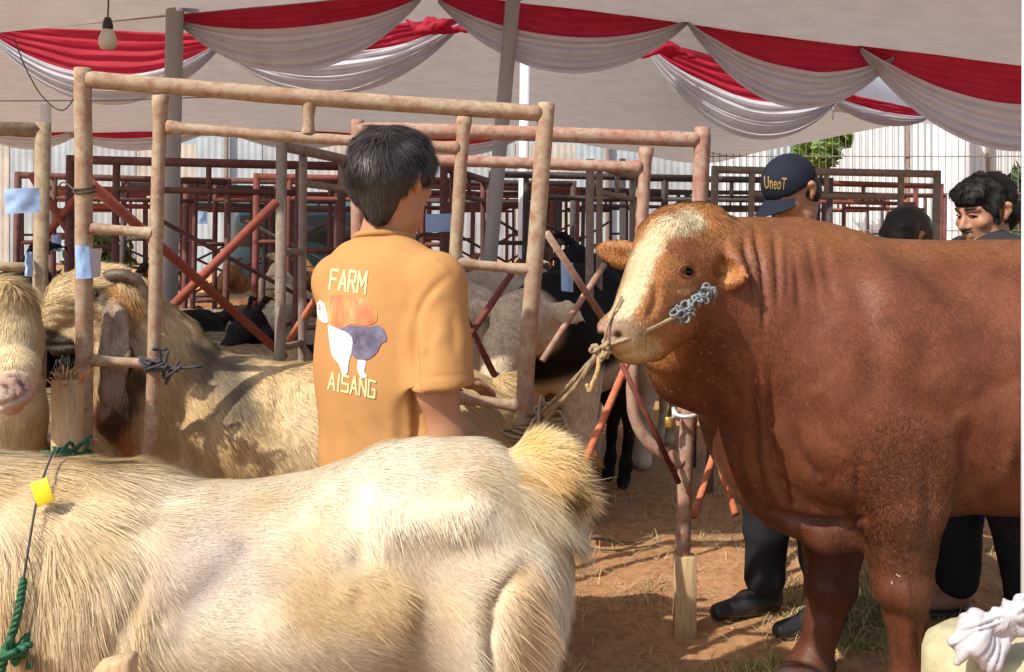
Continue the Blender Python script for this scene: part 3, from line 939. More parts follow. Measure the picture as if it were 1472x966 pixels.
dn = lambda x_, y_: 2.78 + 0.09 * (x_ - 120) / 660
fr = thing('gate_frame', 'rusty pale scaffold gate frame standing right behind the boy, blue note on its left post', 'scaffold frame', (P(120, 0, 2.78)[0], 2.78, 0), 'near scaffold frames')
for nm, pts, rp in (('post', [(119, 98), (121, 400), (121, 640), (121, 1085)], 12.5), ('post', [(786, 148), (772, 330), (757, 520), (752, 605), (720, 1060)], 12.5),
                    ('top_bar', [(126, 114), (400, 137), (512, 145), (778, 163)], 12), ('inner_post', [(231, 138), (226, 300), (222, 480), (218, 600), (208, 660), (165, 725), (126, 765)], 9.5),
                    ('inner_post', [(667, 168), (660, 280), (653, 400), (648, 560), (652, 640), (690, 720), (735, 770)], 9.5), ('ledger', [(240, 183), (440, 198), (660, 213)], 8),
                    ('stub', [(444, 148), (443, 192)], 7.5), ('rung', [(132, 328), (220, 335)], 7.5), ('rung', [(132, 518), (216, 523)], 7), ('rung', [(658, 378), (764, 388)], 7.5), ('rung', [(652, 571), (750, 584)], 8)):
    V, Pq = px_tube(pts, dn, rp, 60, flare=0.0 if nm in ('post', 'top_bar') else 0.28); mk(nm, V, Pq, M['steel'], fr)

d2f = lambda x_, y_: 3.66
fr2 = thing('gate_frame', 'second pinkish scaffold frame behind the bull head with flaking white paint on its top bar', 'scaffold frame', (P(1000, 0, 3.66)[0], 3.66, 0), 'near scaffold frames')
for nm, pts, rp in (('post', [(514, 172), (514, 330), (512, 905)], 9.5), ('post', [(1010, 183), (1000, 400), (989, 600), (984, 700), (978, 902)], 11), ('top_bar', [(515, 186), (760, 192), (1004, 201)], 11),
                    ('ledger', [(560, 229), (740, 234), (922, 241)], 8.5), ('inner_post', [(929, 212), (922, 330), (913, 480), (909, 560), (916, 610), (942, 645), (982, 664)], 9),
                    ('inner_post', [(590, 205), (590, 420), (588, 600), (570, 640), (520, 660)], 8), ('stub', [(780, 196), (780, 236)], 8)):
    V, Pq = px_tube(pts, d2f, rp, 60, flare=0.0 if nm in ('post', 'top_bar') else 0.28); mk(nm, V, Pq, M['steel2'], fr2)
# green painted pipe strapped to the second frame
V, Pq = px_tube([(1014, 192), (1009, 300), (1006, 420)], lambda a, b_: 3.72, 8, 16); tag(mk('strapped_pipe', V, Pq, mat_rust('green_pipe', (0.07, 0.22, 0.17), (0.10, 0.24, 0.19), (0.25, 0.12, 0.08), 0.2)), 'green painted pipe strapped behind the right post of the second frame', 'pipe')
# clamp with brass lock, wooden stake beside the foot
cl = thing('steel_clamp', 'bright zinc clamp wire round the second frame post under the bull neck', 'clamp', tuple(P(990, 594, 3.6)))
V, Pq = tube(spline([P(968, 588, 3.62), P(974, 597, 3.60), P(990, 599, 3.59), P(1003, 595, 3.6), P(1011, 588, 3.63)], 20), 0.008, 8); mk('wire_hoop', V, Pq, M['zinc'], cl)
V, Pq = tube([P(968, 586, 3.62), P(969, 601, 3.6)], 0.007, 8); mk('hook', V, Pq, M['zinc'], cl)
V, Pq = box(P(962, 607, 3.6), (0.014, 0.008, 0.018), None, 0.3); tag(mk('padlock', V, Pq, M['brass']), 'small brass padlock hanging from the clamp on the second frame', 'padlock')
a = P(984, 798, 3.645); V, Pq = box((a[0], 3.645, a[2] / 2 - 0.02), (W(15.5, 3.6), 0.025, a[2] / 2 + 0.02), None, 0.12); V = V + 0.004 * vn3(V, 20, 1)
tag(mk('wooden_stake', V, Pq, M['wood']), 'short raw timber stake driven in beside the foot of the second frame', 'stake', 'timber stakes')

# generic main frame, copied for the pens further back
def frame_tpl(name, label, mat, w=1.22, h=1.72, group='scaffold frames of the far pens'):
    th = thing(name, label, 'scaffold frame', (0, 0, 0), group)
    r0 = 0.021
    def tb(nm, pts, r): 
        p = spline(pts, 14) if len(pts) > 2 else np.array(pts, float)
        V, Pq = tube(p, r, 10); mk(nm, V, Pq, mat, th)
    for s in (0, 1):
        x_ = s * w; xi = 0.2 if s == 0 else w - 0.2
        tb('post', [(x_, 0, -0.03), (x_, 0, h + 0.02)], r0)
        tb('inner_post', [(x_, 0, h - 1.25), (x_ * .45 + xi * .55, 0, h - 1.14), (xi, 0, h - 0.95), (xi, 0, h - 0.5), (xi, 0, h)], 0.017)
        for zz in (h - 0.4, h - 0.76): tb('rung', [(x_, 0, zz), (xi, 0, zz)], 0.014)
    tb('top_bar', [(0, 0, h), (w, 0, h)], r0)
    tb('ledger', [(0.2, 0, h - 0.13), (w - 0.2, 0, h - 0.13)], 0.015)
    tb('stub', [(w / 2, 0, h), (w / 2, 0, h - 0.13)], 0.013)
    return th
protos = {}
FR = [  # photo x of left post, distance, turn, colour, label
    (92, 4.75, 8, 'maroon', 'maroon frame behind the left half of the near gate frame'),
    (-592, 2.95, 4, 'oldpost', 'lichen covered frame at the left edge, its right post bearing a blue note'),
    (400, 3.9, 78, 'greysteel', 'grey brown frame seen end on, right of the crossing red braces'),
    (362, 6.4, 5, 'darkred', 'dark red frame seen just left of the boy head'),
    (172, 7.7, 14, 'darksteel', 'near black frame in the second row behind the maroon one'),
    (846, 5.0, 72, 'greysteel', 'grey frame turned edge on, left of the bull ear'),
    (1020, 5.6, 3, 'greysteel', 'grey brown frame at the capped man shoulder, above the bull neck'),
    (1120, 7.2, 12, 'darkred', 'dark red frame between the capped man and the dark haired man'),
    (560, 7.1, -4, 'darksteel', 'near black frame seen between boy head and leaning grey pole'),
    (800, 8.6, 10, 'darksteel', 'thin black frame seen beyond the grey edge on frame'),
    (1180, 9.8, 8, 'maroon', 'small maroon frame in front of the fence beside the hair of the dark haired man'),
    (18, 6.2, 24, 'maroon', 'maroon frame just behind the lichen covered post'),
    (636, 5.4, 80, 'maroon', 'maroon frame turned edge on right behind the boy shoulder'),
    (470, 8.9, 6, 'maroon', 'small maroon frame behind the teal van side'),
    (262, 6.9, -6, 'maroon', 'maroon frame framing the teal van from the left'),
    (600, 8.0, 8, 'darkred', 'dark red frame behind the boy head, right of the van'),
    (905, 6.6, -3, 'darksteel', 'near black frame right behind the bull far ear'),
    (700, 6.1, 4, 'darksteel', 'near black frame crossing behind both bright tent poles'),
    (60, 8.4, -5, 'darkred', 'dark red frame beside the sunlit shrub at the left'),
]
FAR = []
r = np.random.default_rng(21)
for d in (9.6, 11.0, 12.4):
    for k in range(9):
        x_ = -4.6 * d / 10 + (k * 1.22 + r.uniform(-.2, .2)) * d / 10
        if CX + x_ / d * F < 1150: FAR.append((CX + x_ / d * F, d + r.uniform(-.3, .3), r.uniform(-12, 25), ('darksteel', 'brace', 'maroon')[int(r.integers(3))]))
for x_, d, a, c, l in FR:
    lab = l
    if c not in protos:
        o = protos[c] = frame_tpl('scaffold_frame', lab, M[c])
    else:
        o = copy_tree(protos[c])
    o['label'] = lab
    o.location = (P(x_, 0, d)[0], d, 0); o.rotation_euler = (0, math.radians(1.0), math.radians(a))
for x_, d, a, c in FAR:
    if c not in protos: o = protos[c] = frame_tpl('scaffold_frame', '', M[c])
    else: o = copy_tree(protos[c])
    o['label'] = 'small frame among the crowded far rows of pens'
    o.location = (P(x_, 0, d)[0], d, 0); o.rotation_euler = (0, 0, math.radians(a))

# crossing braces
def brace(a, b, c, d_, r_, mat, label, flat=False):
    mid = (np.array(a) + np.array(b)) / 2
    th = thing('cross_brace', label, 'brace', tuple(mid), 'cross braces between the frames')
    V, Pq = tube([a, b], r_, 10); mk('brace_tube', V, Pq, mat, th)
    off = np.array([0, 0.03, 0])
    V, Pq = tube([np.array(c) + off, np.array(d_) + off], r_, 10); mk('brace_tube', V, Pq, mat, th)
    V, Pq = ball(mid + [0, 0.015, 0], 0.016, 8); mk('pivot', V, Pq, mat, th)
    return th
brace(P(130, 264, 3.05), P(408, 512, 4.3), P(395, 290, 3.8), P(215, 470, 3.6), 0.017, M['brace'], 'red oxide cross braces over the goats left of the boy')
brace(P(20, 395, 5.2), P(118, 275, 4.6), P(40, 250, 4.6), P(140, 400, 4.9), 0.018, M['brace'], 'dark red cross brace between the lichen covered post and the gate frame')
brace(P(660, 505, 4.0), P(748, 375, 4.4), P(660, 440, 4.0), P(730, 580, 4.3), 0.014, M['darkred'], 'thin dark red brace crossing the pale cow behind the gate frame')
brace(P(1060, 545, 4.6), P(998, 742, 3.72), P(1000, 560, 4.6), P(1060, 742, 3.9), 0.014, M['orange'], 'orange brace slanting to the ground behind the bull chest')
brace(P(786, 335, 3.7), P(895, 500, 4.1), P(870, 380, 4.1), P(780, 520, 3.9), 0.013, M['steel2'], 'rusty slanting brace above the black goat')
for k, (x_, d) in enumerate(((420, 4.9), (930, 7.0), (500, 7.4), (300, 8.4), (760, 8.4), (860, 7.8), (640, 8.8), (220, 9.2), (1240, 9.0), (710, 9.4))):
    a = P(x_ - 55, 0, d); c = P(x_ + 55, 0, d)
    s = 0.45
    brace((a[0] - s, d, 1.45), (c[0] + s, d + 1.2, 0.55), (a[0] - s, d, 0.55), (c[0] + s, d + 1.2, 1.45), 0.011, M['darksteel'] if k % 3 else M['maroon'], 'thin dark cross brace among the far pens')
def one_brace(pts, r_, mat, label):
    V, Pq = tube(pts, r_, 10)
    tag(mk('brace_bar', V, Pq, mat), label, 'brace', 'single slanting braces')
one_brace([P(902, 520, 3.55), P(836, 676, 3.3)], 0.0125, M['orange'], 'orange brace slanting down left from the bull chin to the goat tail')
one_brace([P(398, 515, 4.3), P(462, 418, 4.0)], 0.014, M['orange'], 'orange brace rising behind the boy left elbow')
one_brace([P(893, 522, 3.50), P(976, 694, 3.58)], 0.0095, M['darkred'], 'thin rust brown bar slanting from the bull chin to the second frame post')
# diagonal at the back of the lichen post
# paper notes
def note(q, d, mat, label, rumple=0.006):
    q = [P(x_, y_, dd) for (x_, y_), dd in zip(q, d)]
    def f(u, v):
        p = (q[0] * ((1 - u) * (1 - v))[:, None] + q[1] * (u * (1 - v))[:, None] + q[2] * (u * v)[:, None] + q[3] * ((1 - u) * v)[:, None])
        off = rumple * vn(np.stack([u * 3, v * 3, 0 * u], 1), 1.5, int(q[0][0] * 100) % 7) - 0.012 * np.sin(np.pi * u)
        return p + np.stack([0 * u, off, 0 * u], 1)
    V, Q = grid(f, 12, 8)
    V2, P2 = join([(V, [Q]), (V + [0, 0.0012, 0], [Q[:, ::-1]])])
    tag(mk('paper_note', V2, P2, mat), label, 'paper note', 'paper notes on the frames')
note([(108, 352), (128, 354), (132, 400), (109, 401)], (2.74, 2.735, 2.735, 2.74), M['paper'], 'pale blue paper note taped to the left post of the near gate frame')
note([(127, 358), (146, 357), (143, 398), (130, 400)], (2.755, 2.80, 2.80, 2.755), M['paper2'], 'lilac paper note behind the blue note on the gate frame post')
note([(6, 272), (56, 270), (57, 305), (8, 308)], (2.9, 2.9, 2.9, 2.9), M['paper'], 'wide blue paper note across the lichen covered post')
note([(36, 362), (48, 362), (46, 398), (36, 396)], (3.0, 3.0, 3.0, 3.0), M['paper'], 'small blue paper note low beside the lichen covered post')
note([(74, 338), (88, 337), (88, 362), (75, 360)], (5.2, 5.2, 5.2, 5.2), M['paper'], 'tiny blue paper note on the post left of the gate frame')
note([(612, 308), (648, 307), (648, 333), (612, 334)], (5.0, 5.0, 5.0, 5.0), M['paper'], 'dusty blue paper note by the boy chin')
note([(279, 303), (298, 304), (298, 322), (279, 322)], (7.4, 7.4, 7.4, 7.4), M['paper'], 'small blue paper note on the black frame of the second row')
note([(806, 376), (824, 378), (824, 420), (807, 418)], (4.2, 4.2, 4.2, 4.2), M['paper'], 'blue paper note right of the gate frame, above the black goat')
# dark cord knotted on the gate frame, timber stake with green cord
def tangle(c, d, n, spread, rad, seed):
    r = np.random.default_rng(seed); parts = []
    o = P(*c, d)
    for i in range(n):
        a = o + r.normal(size=3) * spread * 0.4
        pts = [a, a + r.normal(size=3) * spread, a + r.normal(size=3) * spread, a + r.normal(size=3) * spread * 1.3]
        parts.append(tube(spline(pts, 16), rad, 6))
    return join(parts)
def hoop(o, rx, rz_, rad, tilt, n=28):
    a = np.linspace(0, 2 * math.pi, n)
    return tube(np.stack([o[0] + rx * np.cos(a), o[1] + rx * np.sin(a), o[2] + rz_ * np.sin(a * 1 + tilt)], 1), rad, 6)
o = P(219, 522, 2.79)
parts = [hoop(o + [0, 0, dz], 0.022, 0.004, 0.0045, dz * 90) for dz in (-0.012, -0.003, 0.006)] + [tangle((232, 522), 2.76, 5, 0.022, 0.004, 3), tangle((241, 530), 2.76, 3, 0.018, 0.004, 4)]
tag(mk('cord_knot', *join(parts), M['darkcord']), 'dark frayed cord knotted round the lower rung of the near gate frame', 'cord knot', 'cord ties')
a = P(97, 545, 2.66)
sk = thing('wooden_stake', 'split topped timber stake in front of the left post of the gate frame', 'stake', (a[0], 2.66, 0), 'timber stakes')
V, Pq = box((a[0], 2.66, a[2] / 2), (W(19, 2.66), 0.022, a[2] / 2), None, 0.1); V = V + 0.003 * vn3(V, 20, 2); mk('stake_body', V, Pq, M['wood'], sk)
r = np.random.default_rng(9); parts = []
for i in range(70):
    b0 = np.array([a[0] + r.uniform(-1, 1) * 0.032, 2.66 + r.uniform(-1, 1) * 0.018, a[2] + r.uniform(-.012, .006)])
    dd = np.array([b0[0] - a[0], b0[1] - 2.66, 0]) * r.uniform(0.2, 1.0) + r.normal(size=3) * 0.008 + [0, 0, r.uniform(0.002, 0.035)]
    parts.append(tube([b0 - [0, 0, 0.01], b0 + dd * 0.6, b0 + dd + [0, 0, -0.006]], [0.003, 0.0024, 0.001], 5))
V, Pq = join(parts); tag(mk('frayed_fibres', V, Pq, mat_plain('split_wood_fibre', (0.55, 0.33, 0.15), 0.85, 0.3, 30), sk), kind='stuff')
o = P(97, 655, 2.66); parts = []
for k, dz in enumerate((-0.022, -0.012, 0.004, 0.016)):
    an = np.linspace(0, 2 * math.pi, 30)
    parts.append(tube(np.stack([o[0] + 0.012 * (k % 2) + (0.048 + 0.008 * (k % 3)) * np.cos(an), o[1] + 0.036 * np.sin(an), o[2] + dz + 0.012 * np.cos(an + k)], 1), 0.0045, 6))
parts.append(tangle((110, 652), 2.6, 3, 0.025, 0.0045, 8))
tag(mk('cord_tie', *join(parts), M['greencord']), 'dark green cord wound round the split topped stake', 'cord knot', 'cord ties')
o = P(121, 272, 2.78); parts = [hoop(o + [0, 0, dz], 0.027, 0.005, 0.0028, dz * 50) for dz in (-0.006, 0.004)] + [tube(spline([P(108, 274, 2.75), P(92, 262, 2.8), P(84, 268, 2.9)], 10), 0.0025, 5)]
tag(mk('wire_tie', *join(parts), M['cable']), 'rusty wire tied round the left gate post above the upper rung', 'wire tie', 'cord ties')

# ================================================================== ANIMALS
def C(*a): return np.array(a, float)

# ------------------------------------------------------------------ the bull (stands facing left, head turned towards the camera)
B = Blob(0.0085)
DM = 3.12
def w(r_, d=DM): return W(r_, d)
def bp(x_, y_, d=DM): return P(x_, y_, d)
# trunk
B.ell(bp(1150, 545), (w(150), 0.315, w(212)), 0.1)
B.ell(bp(1250, 550), (w(190), 0.33, w(192)), 0.1)
B.ell(bp(1430, 546), (w(330), 0.36, w(190)), 0.10)
B.ell(bp(1720, 535), (w(190), 0.31, w(182)), 0.12)
B.cone(bp(1138, 408), w(92), bp(1200, 424), w(80), 0.06)                                     # hump
B.cone(bp(1250, 408), w(56), bp(1760, 404), w(54), 0.08)                                     # back line
# neck, turned towards the camera as it nears the head
B.chain([(bp(1150, 480, 3.10), w(150)), (bp(1075, 455, 3.02), w(122)), (bp(1018, 415, 2.93), w(88))], 0.09, (C(0, 1, 0), 1.15))
B.cone(bp(1080, 385, 3.05), w(60), bp(1020, 362, 2.93), w(42), 0.08)                           # crest
B.chain([(bp(985, 488, 2.97), w(66)), (bp(992, 522, 3.03), w(58)), (bp(1072, 556, 3.08), w(56)), (bp(1112, 640, 3.1), w(60)), (bp(1112, 692, 3.1), w(50)), (bp(1128, 728, 3.1), w(30))], 0.045, (C(0, 1, 0), 1.3))
B.chain([(bp(1074, 600, 3.02), w(22)), (bp(1078, 665, 3.02), w(22)), (bp(1104, 722, 3.02), w(22))], 0.03)
B.chain([(bp(1150, 700, 3.05), w(60)), (bp(1230, 715, 3.05), w(60))], 0.06)
B.chain([(bp(1140, 755, 2.99), w(15)), (bp(1185, 772, 2.97), w(20)), (bp(1250, 770, 2.97), w(24))], 0.035)   # flap of brisket skin
# near fore leg
B.ell(bp(1275, 560, 2.86), (w(110), 0.12, w(150)), 0.1)
B.ell(bp(1292, 690, 2.88), (w(66), 0.105, w(100)), 0.05)
B.chain([(bp(1295, 725, 2.90), w(58)), (bp(1295, 790, 2.91), w(44)), (bp(1297, 835, 2.91), w(36)), (bp(1302, 880, 2.91), w(28)), (bp(1309, 965, 2.92), w(25)), (bp(1303, 1010, 2.91), w(33))], 0.025)
B.ell(bp(1297, 842, 2.895), (w(41), w(40), w(36)), 0.02)
B.cone(bp(1300, 1015, 2.90), w(36), bp(1288, 1042, 2.87), w(42), 0.03)
B.ell(bp(1318, 1000, 2.99), (w(14), w(14), w(18)), 0.02)
# far fore leg
B.chain([(bp(1205, 700, 3.30), w(70)), (bp(1198, 785, 3.28), w(43)), (bp(1195, 845, 3.26), w(34)), (bp(1182, 900, 3.25), w(26)), (bp(1170, 945, 3.24), w(26)), (bp(1163, 970, 3.24), w(32))], 0.025)
B.ell(bp(1194, 842, 3.245), (w(38), w(38), w(34)), 0.02)
B.cone(bp(1160, 968, 3.23), w(33), bp(1146, 988, 3.20), w(38), 0.03)
B.ell(bp(1190, 955, 3.30), (w(13), w(13), w(17)), 0.02)
# hind legs (out of the photograph, but part of the animal)
for s in (-1, 1):
    dd = DM + s * 0.2
    B.ell(bp(1800, 600, dd), (w(100), 0.14, w(170)), 0.1)
    B.chain([(C(2.30, dd, 0.78), 0.13), (C(2.42, dd, 0.55), 0.07), (C(2.40, dd, 0.28), 0.048), (C(2.36, dd, 0.10), 0.055), (C(2.32, dd, 0.03), 0.075)], 0.05)
B.chain([(C(2.42, DM, 1.30), 0.05), (C(2.52, DM, 1.0), 0.03), (C(2.50, DM, 0.6), 0.022), (C(2.50, DM, 0.45), 0.05)], 0.03)
# head: poll, brow, face, muzzle, jaw
def hp(x_, y_, d): return P(x_, y_, d)
B.ell(hp(990, 362, 2.86), (W(54, 2.86), 0.10, W(58, 2.86)), 0.05)
B.cone(hp(962, 330, 2.85), W(33, 2.85), hp(1010, 322, 2.90), W(30, 2.9), 0.05)              # poll tuft
B.cone(hp(958, 352, 2.77), W(47, 2.77), hp(914, 452, 2.60), W(35, 2.6), 0.05)              # forehead and nose
B.cone(hp(985, 385, 2.80), W(50, 2.8), hp(930, 470, 2.66), W(37, 2.66), 0.05)
B.cone(hp(1008, 420, 2.87), W(44, 2.87), hp(938, 492, 2.68), W(26, 2.68), 0.05)            # jaw
B.ell(hp(897, 480, 2.575), (W(37, 2.58), 0.058, W(30, 2.58)), 0.03)                        # muzzle
B.ell(hp(912, 505, 2.60), (W(30, 2.6), 0.055, W(20, 2.6)), 0.025)                          # chin
B.ell(hp(884, 468, 2.565), (W(24, 2.57), 0.035, W(17, 2.57)), 0.02)
B.cone(hp(962, 372, 2.70), W(13, 2.7), hp(1004, 378, 2.74), W(13, 2.74), 0.025)            # brow over the near eye
B.cone(hp(978, 408, 2.70), W(9, 2.7), hp(950, 450, 2.65), W(11, 2.65), 0.03)               # cheek bone
B.ell(hp(986, 391, 2.690), (W(13, 2.7), 0.016, W(9, 2.7)), 0.012, '-')                     # eye socket
# near ear, drooping to the right, and its cup; far ear to the left
B.chain([(hp(1014, 356, 2.83), W(20, 2.83)), (hp(1036, 380, 2.80), W(34, 2.8)), (hp(1056, 392, 2.76), W(24, 2.76)), (hp(1071, 394, 2.73), W(7, 2.73))], 0.012, (C(0.35, 1, 0), 2.6))
B.cone(hp(1030, 386, 2.80), W(26, 2.8), hp(1040, 419, 2.79), W(10, 2.8), 0.012, '+', (C(0.35, 1, 0), 2.6))
B.cone(hp(1042, 386, 2.748), W(18, 2.75), hp(1061, 393, 2.712), W(9, 2.72), 0.012, '-')
B.chain([(hp(918, 364, 2.92), W(17, 2.92)), (hp(893, 366, 2.94), W(22, 2.94)), (hp(872, 360, 2.95), W(15, 2.95)), (hp(860, 357, 2.96), W(7, 2.96))], 0.012, (C(0, 1, 0.3), 2.2))
B.cone(hp(893, 370, 2.905), W(11, 2.9), hp(872, 362, 2.92), W(7, 2.9), 0.01, '-')
V, Q = B.mesh(3)
N = vnormals(V, Q)
for pts, ww, dp in (([(1068, 335), (1072, 360), (1082, 395), (1086, 440)], 5, 0.014), ([(1084, 326), (1092, 375), (1098, 430), (1100, 480)], 5, 0.018), ([(1076, 340), (1086, 390), (1092, 440)], 4, -0.007),
                    ([(1112, 330), (1118, 400), (1118, 450)], 5, 0.010), ([(1130, 350), (1132, 400), (1128, 440)], 4, 0.005), ([(1180, 340), (1190, 400), (1205, 440)], 10, 0.007),
                    ([(1106, 520), (1108, 580), (1106, 640), (1114, 690), (1150, 706)], 6, 0.018), ([(1082, 525), (1084, 590), (1090, 650)], 5, 0.014), ([(1094, 535), (1096, 600), (1099, 650)], 6, -0.006),
                    ([(1140, 600), (1148, 650), (1180, 695)], 9, 0.012), ([(1385, 600), (1398, 660), (1400, 720)], 18, 0.024), ([(1230, 660), (1236, 720), (1248, 770)], 7, 0.015),
                    ([(1206, 352), (1238, 430), (1256, 520), (1240, 610)], 24, 0.012), ([(1256, 520), (1320, 585), (1380, 620)], 20, 0.012), ([(1330, 430), (1345, 500), (1340, 560)], 34, 0.010), ([(1262, 690), (1268, 760), (1280, 800)], 9, 0.008), ([(1330, 640), (1340, 720), (1326, 790)], 10, 0.008), ([(1170, 560), (1185, 620), (1215, 660)], 14, 0.009), ([(1084, 610), (1086, 660), (1100, 720)], 6, 0.012), ([(1068, 620), (1072, 670), (1088, 720)], 5, -0.006), ([(1120, 640), (1126, 700), (1140, 745)], 7, 0.018), ([(1150, 715), (1200, 735), (1250, 728)], 7, 0.012), ([(1100, 732), (1150, 748), (1200, 752), (1250, 742)], 6, 0.024), ([(1136, 352), (1146, 400), (1150, 460)], 5, 0.006), ([(1158, 335), (1170, 390), (1176, 440)], 6, 0.006), ([(1010, 520), (1050, 560), (1070, 600)], 10, 0.008), ([(1432, 480), (1440, 560), (1452, 640)], 18, 0.004), ([(1300, 800), (1304, 860), (1308, 960)], 5, -0.006), ([(1318, 880), (1324, 960)], 4, 0.005), ([(1276, 870), (1290, 960)], 4, 0.004), ([(1180, 690), (1230, 680)], 16, 0.006), ([(1400, 560), (1472, 555)], 20, 0.010),
                    ([(1455, 640), (1440, 700)], 8, -0.008), ([(940, 400), (945, 430), (930, 462)], 6, 0.010), ([(1240, 800), (1252, 850)], 8, 0.008),
                    ([(858, 505), (890, 512), (925, 502)], 2.2, 0.006), ([(966, 410), (985, 414), (1002, 406)], 4, 0.006)):
    V = groove(V, N, pts, ww, dp, maxd=3.2)
N = vnormals(V, Q)
V = V + N * (0.0008 * vn(V, 40, 13) + 0.0016 * vn(V * [1, 1, 0.3], 12, 4) + 0.005 * vn(V * [1, 1, 0.6], 3.5, 5) * sstep(0.6, 0.9, V[:, 0]))[:, None]
N = vnormals(V, Q)
bull_bvh = bvh_of(V, Q)
px = to_px(V)
head = sstep(30, -14, (px[:, 0] - 1020) * 0.75 + (px[:, 1] - 390) * 0.35) * sstep(3.02, 2.94, V[:, 1])
nz = vn(V, 16, 7); nz2 = vn(V, 60, 8)
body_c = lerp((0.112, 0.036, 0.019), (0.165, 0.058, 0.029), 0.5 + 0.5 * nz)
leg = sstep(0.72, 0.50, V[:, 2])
body_c = lerp(body_c, np.array((0.15, 0.055, 0.034)), 0.7 * leg) if False else body_c * (1 - 0.35 * leg)[:, None]  # legs and low belly darkened in the coat colour, in place of shade
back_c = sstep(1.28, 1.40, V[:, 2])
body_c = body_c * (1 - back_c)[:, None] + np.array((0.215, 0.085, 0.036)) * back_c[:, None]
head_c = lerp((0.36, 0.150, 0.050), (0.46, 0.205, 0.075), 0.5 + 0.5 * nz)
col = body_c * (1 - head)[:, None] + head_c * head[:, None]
def blend(col, m, c): return col * (1 - m)[:, None] + np.array(c) * m[:, None]
blaze = sstep(23, 12, seg_dist(px + 3.5 * np.stack([nz, nz2], 1), [(992, 316), (950, 334), (925, 370), (912, 410), (893, 448)])) * sstep(2.99, 2.9, V[:, 1])
blaze = np.maximum(blaze, sstep(16, 8, seg_dist(px + 2.5 * np.stack([nz2, nz], 1), [(1002, 318), (962, 326), (940, 345)])) * sstep(2.99, 2.9, V[:, 1]))
col = blend(col, blaze * 0.95, (0.64, 0.53, 0.32))
col = blend(col, 0.75 * sstep(24, 10, seg_dist(px, [(972, 352), (1005, 366), (1012, 395)])) * head, (0.25, 0.085, 0.035))        # darker brow
col = blend(col, 0.7 * sstep(15, 5, np.hypot(px[:, 0] - 982, (px[:, 1] - 412) * 1.1)) * head, (0.55, 0.30, 0.13))
muz = sstep(40, 24, np.hypot((px[:, 0] - 893) * 0.85, (px[:, 1] - 483) * 1.0)) * sstep(2.75, 2.68, V[:, 1])
col = blend(col, muz * 0.9 * sstep(452, 462, px[:, 1]), (0.30, 0.20, 0.125))
col = blend(col, sstep(20, 9, np.hypot(px[:, 0] - 868, (px[:, 1] - 480))) * sstep(2.75, 2.68, V[:, 1]) * 0.85, (0.55, 0.36, 0.31))
col = blend(col, sstep(24, 12, seg_dist(px, [(895, 512), (935, 500)])) * sstep(2.75, 2.68, V[:, 1]) * 0.8, (0.60, 0.42, 0.20))
for nx, ny in ((888, 483), (864, 484)):
    m = sstep(9.5, 5.5, np.hypot((px[:, 0] - nx), (px[:, 1] - ny) * 1.5)) * sstep(2.75, 2.68, V[:, 1])
    V = V - N * (0.016 * m)[:, None]; col = blend(col, m * 0.9, (0.05, 0.022, 0.016))
col = blend(col, sstep(9, 5, np.hypot((px[:, 0] - 987) * 0.8, (px[:, 1] - 391) * 1.1)) * head, (0.10, 0.04, 0.022))
ear = sstep(14, 6, seg_dist(px, [(1046, 384), (1062, 394), (1044, 404)])) * sstep(2.86, 2.82, V[:, 1])
col = blend(col, 0.75 * ear, (0.62, 0.27, 0.08))
col = blend(col, sstep(8, 3, seg_dist(px, [(1040, 372), (1046, 388)])) * sstep(2.86, 2.82, V[:, 1]) * 0.7, (0.14, 0.05, 0.03))
hoof = sstep(0.085, 0.065, V[:, 2] - 0.0)
col = blend(col, hoof, (0.07, 0.045, 0.035))
t = NT('bull_coat')
a_ = t.new('ShaderNodeAttribute', attribute_name='Col')
cc = t.mix(1.0, a_.outputs['Color'], t.ramp(t.noise(7, 6, 0.7), [(0.3, (0.72,) * 3), (0.7, (1.25,) * 3)]), 'MULTIPLY')
cc = t.mix(0.5, cc, t.ramp(t.noise(80, 3, 0.6, sc=(1, 1, 0.25)), [(0.3, (0.78,) * 3), (0.7, (1.15,) * 3)]), 'MULTIPLY')
t.col(cc); t.set(Roughness=0.48); t.b.inputs['Specular IOR Level'].default_value = 0.26
t.b.inputs['Sheen Weight'].default_value = 0.06; t.b.inputs['Sheen Roughness'].default_value = 0.35; t.b.inputs['Sheen Tint'].default_value = (1, 0.6, 0.4, 1)
t.bump(t.noise(190, 3, 0.7, sc=(1, 1, 0.3)), 0.35, 0.004); M['bull'] = t.m
bull = thing('bull', 'big reddish brown bull with a cream blaze on its face, head turned to the camera', 'bull', (1.25, DM, 0))
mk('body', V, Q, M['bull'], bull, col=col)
bN = vnormals(V, Q)
bullbody = (V, Q, bN)
e, n_ = surf(bull_bvh, 987, 391)
Ve, Pe = ball(e + np.array([0.004, 0.010, 0]), (0.019, 0.019, 0.0165), 18)
mk('eye', Ve, Pe, M['eye'], bull)
# lids
lid = []
for s, amp in ((1, 9.5), (-1, 7.5)):
    pts = []
    for u in np.linspace(-1, 1, 9):
        q, _ = surf(bull_bvh, 987 + 12.5 * u, 391 - s * amp * (1 - u * u) ** 0.7 + 1.2 * u)
        pts.append(q + [0, -0.004, 0])
    lid.append(tube(spline(pts, 16), np.concatenate([np.linspace(.002, .005, 8), np.linspace(.005, .002, 8)]), 6))
Vl, Pl = join(lid); mk('eyelids', Vl, Pl, mat_plain('bull_eyelid', (0.20, 0.075, 0.035), 0.6, 0.2, 60), bull)
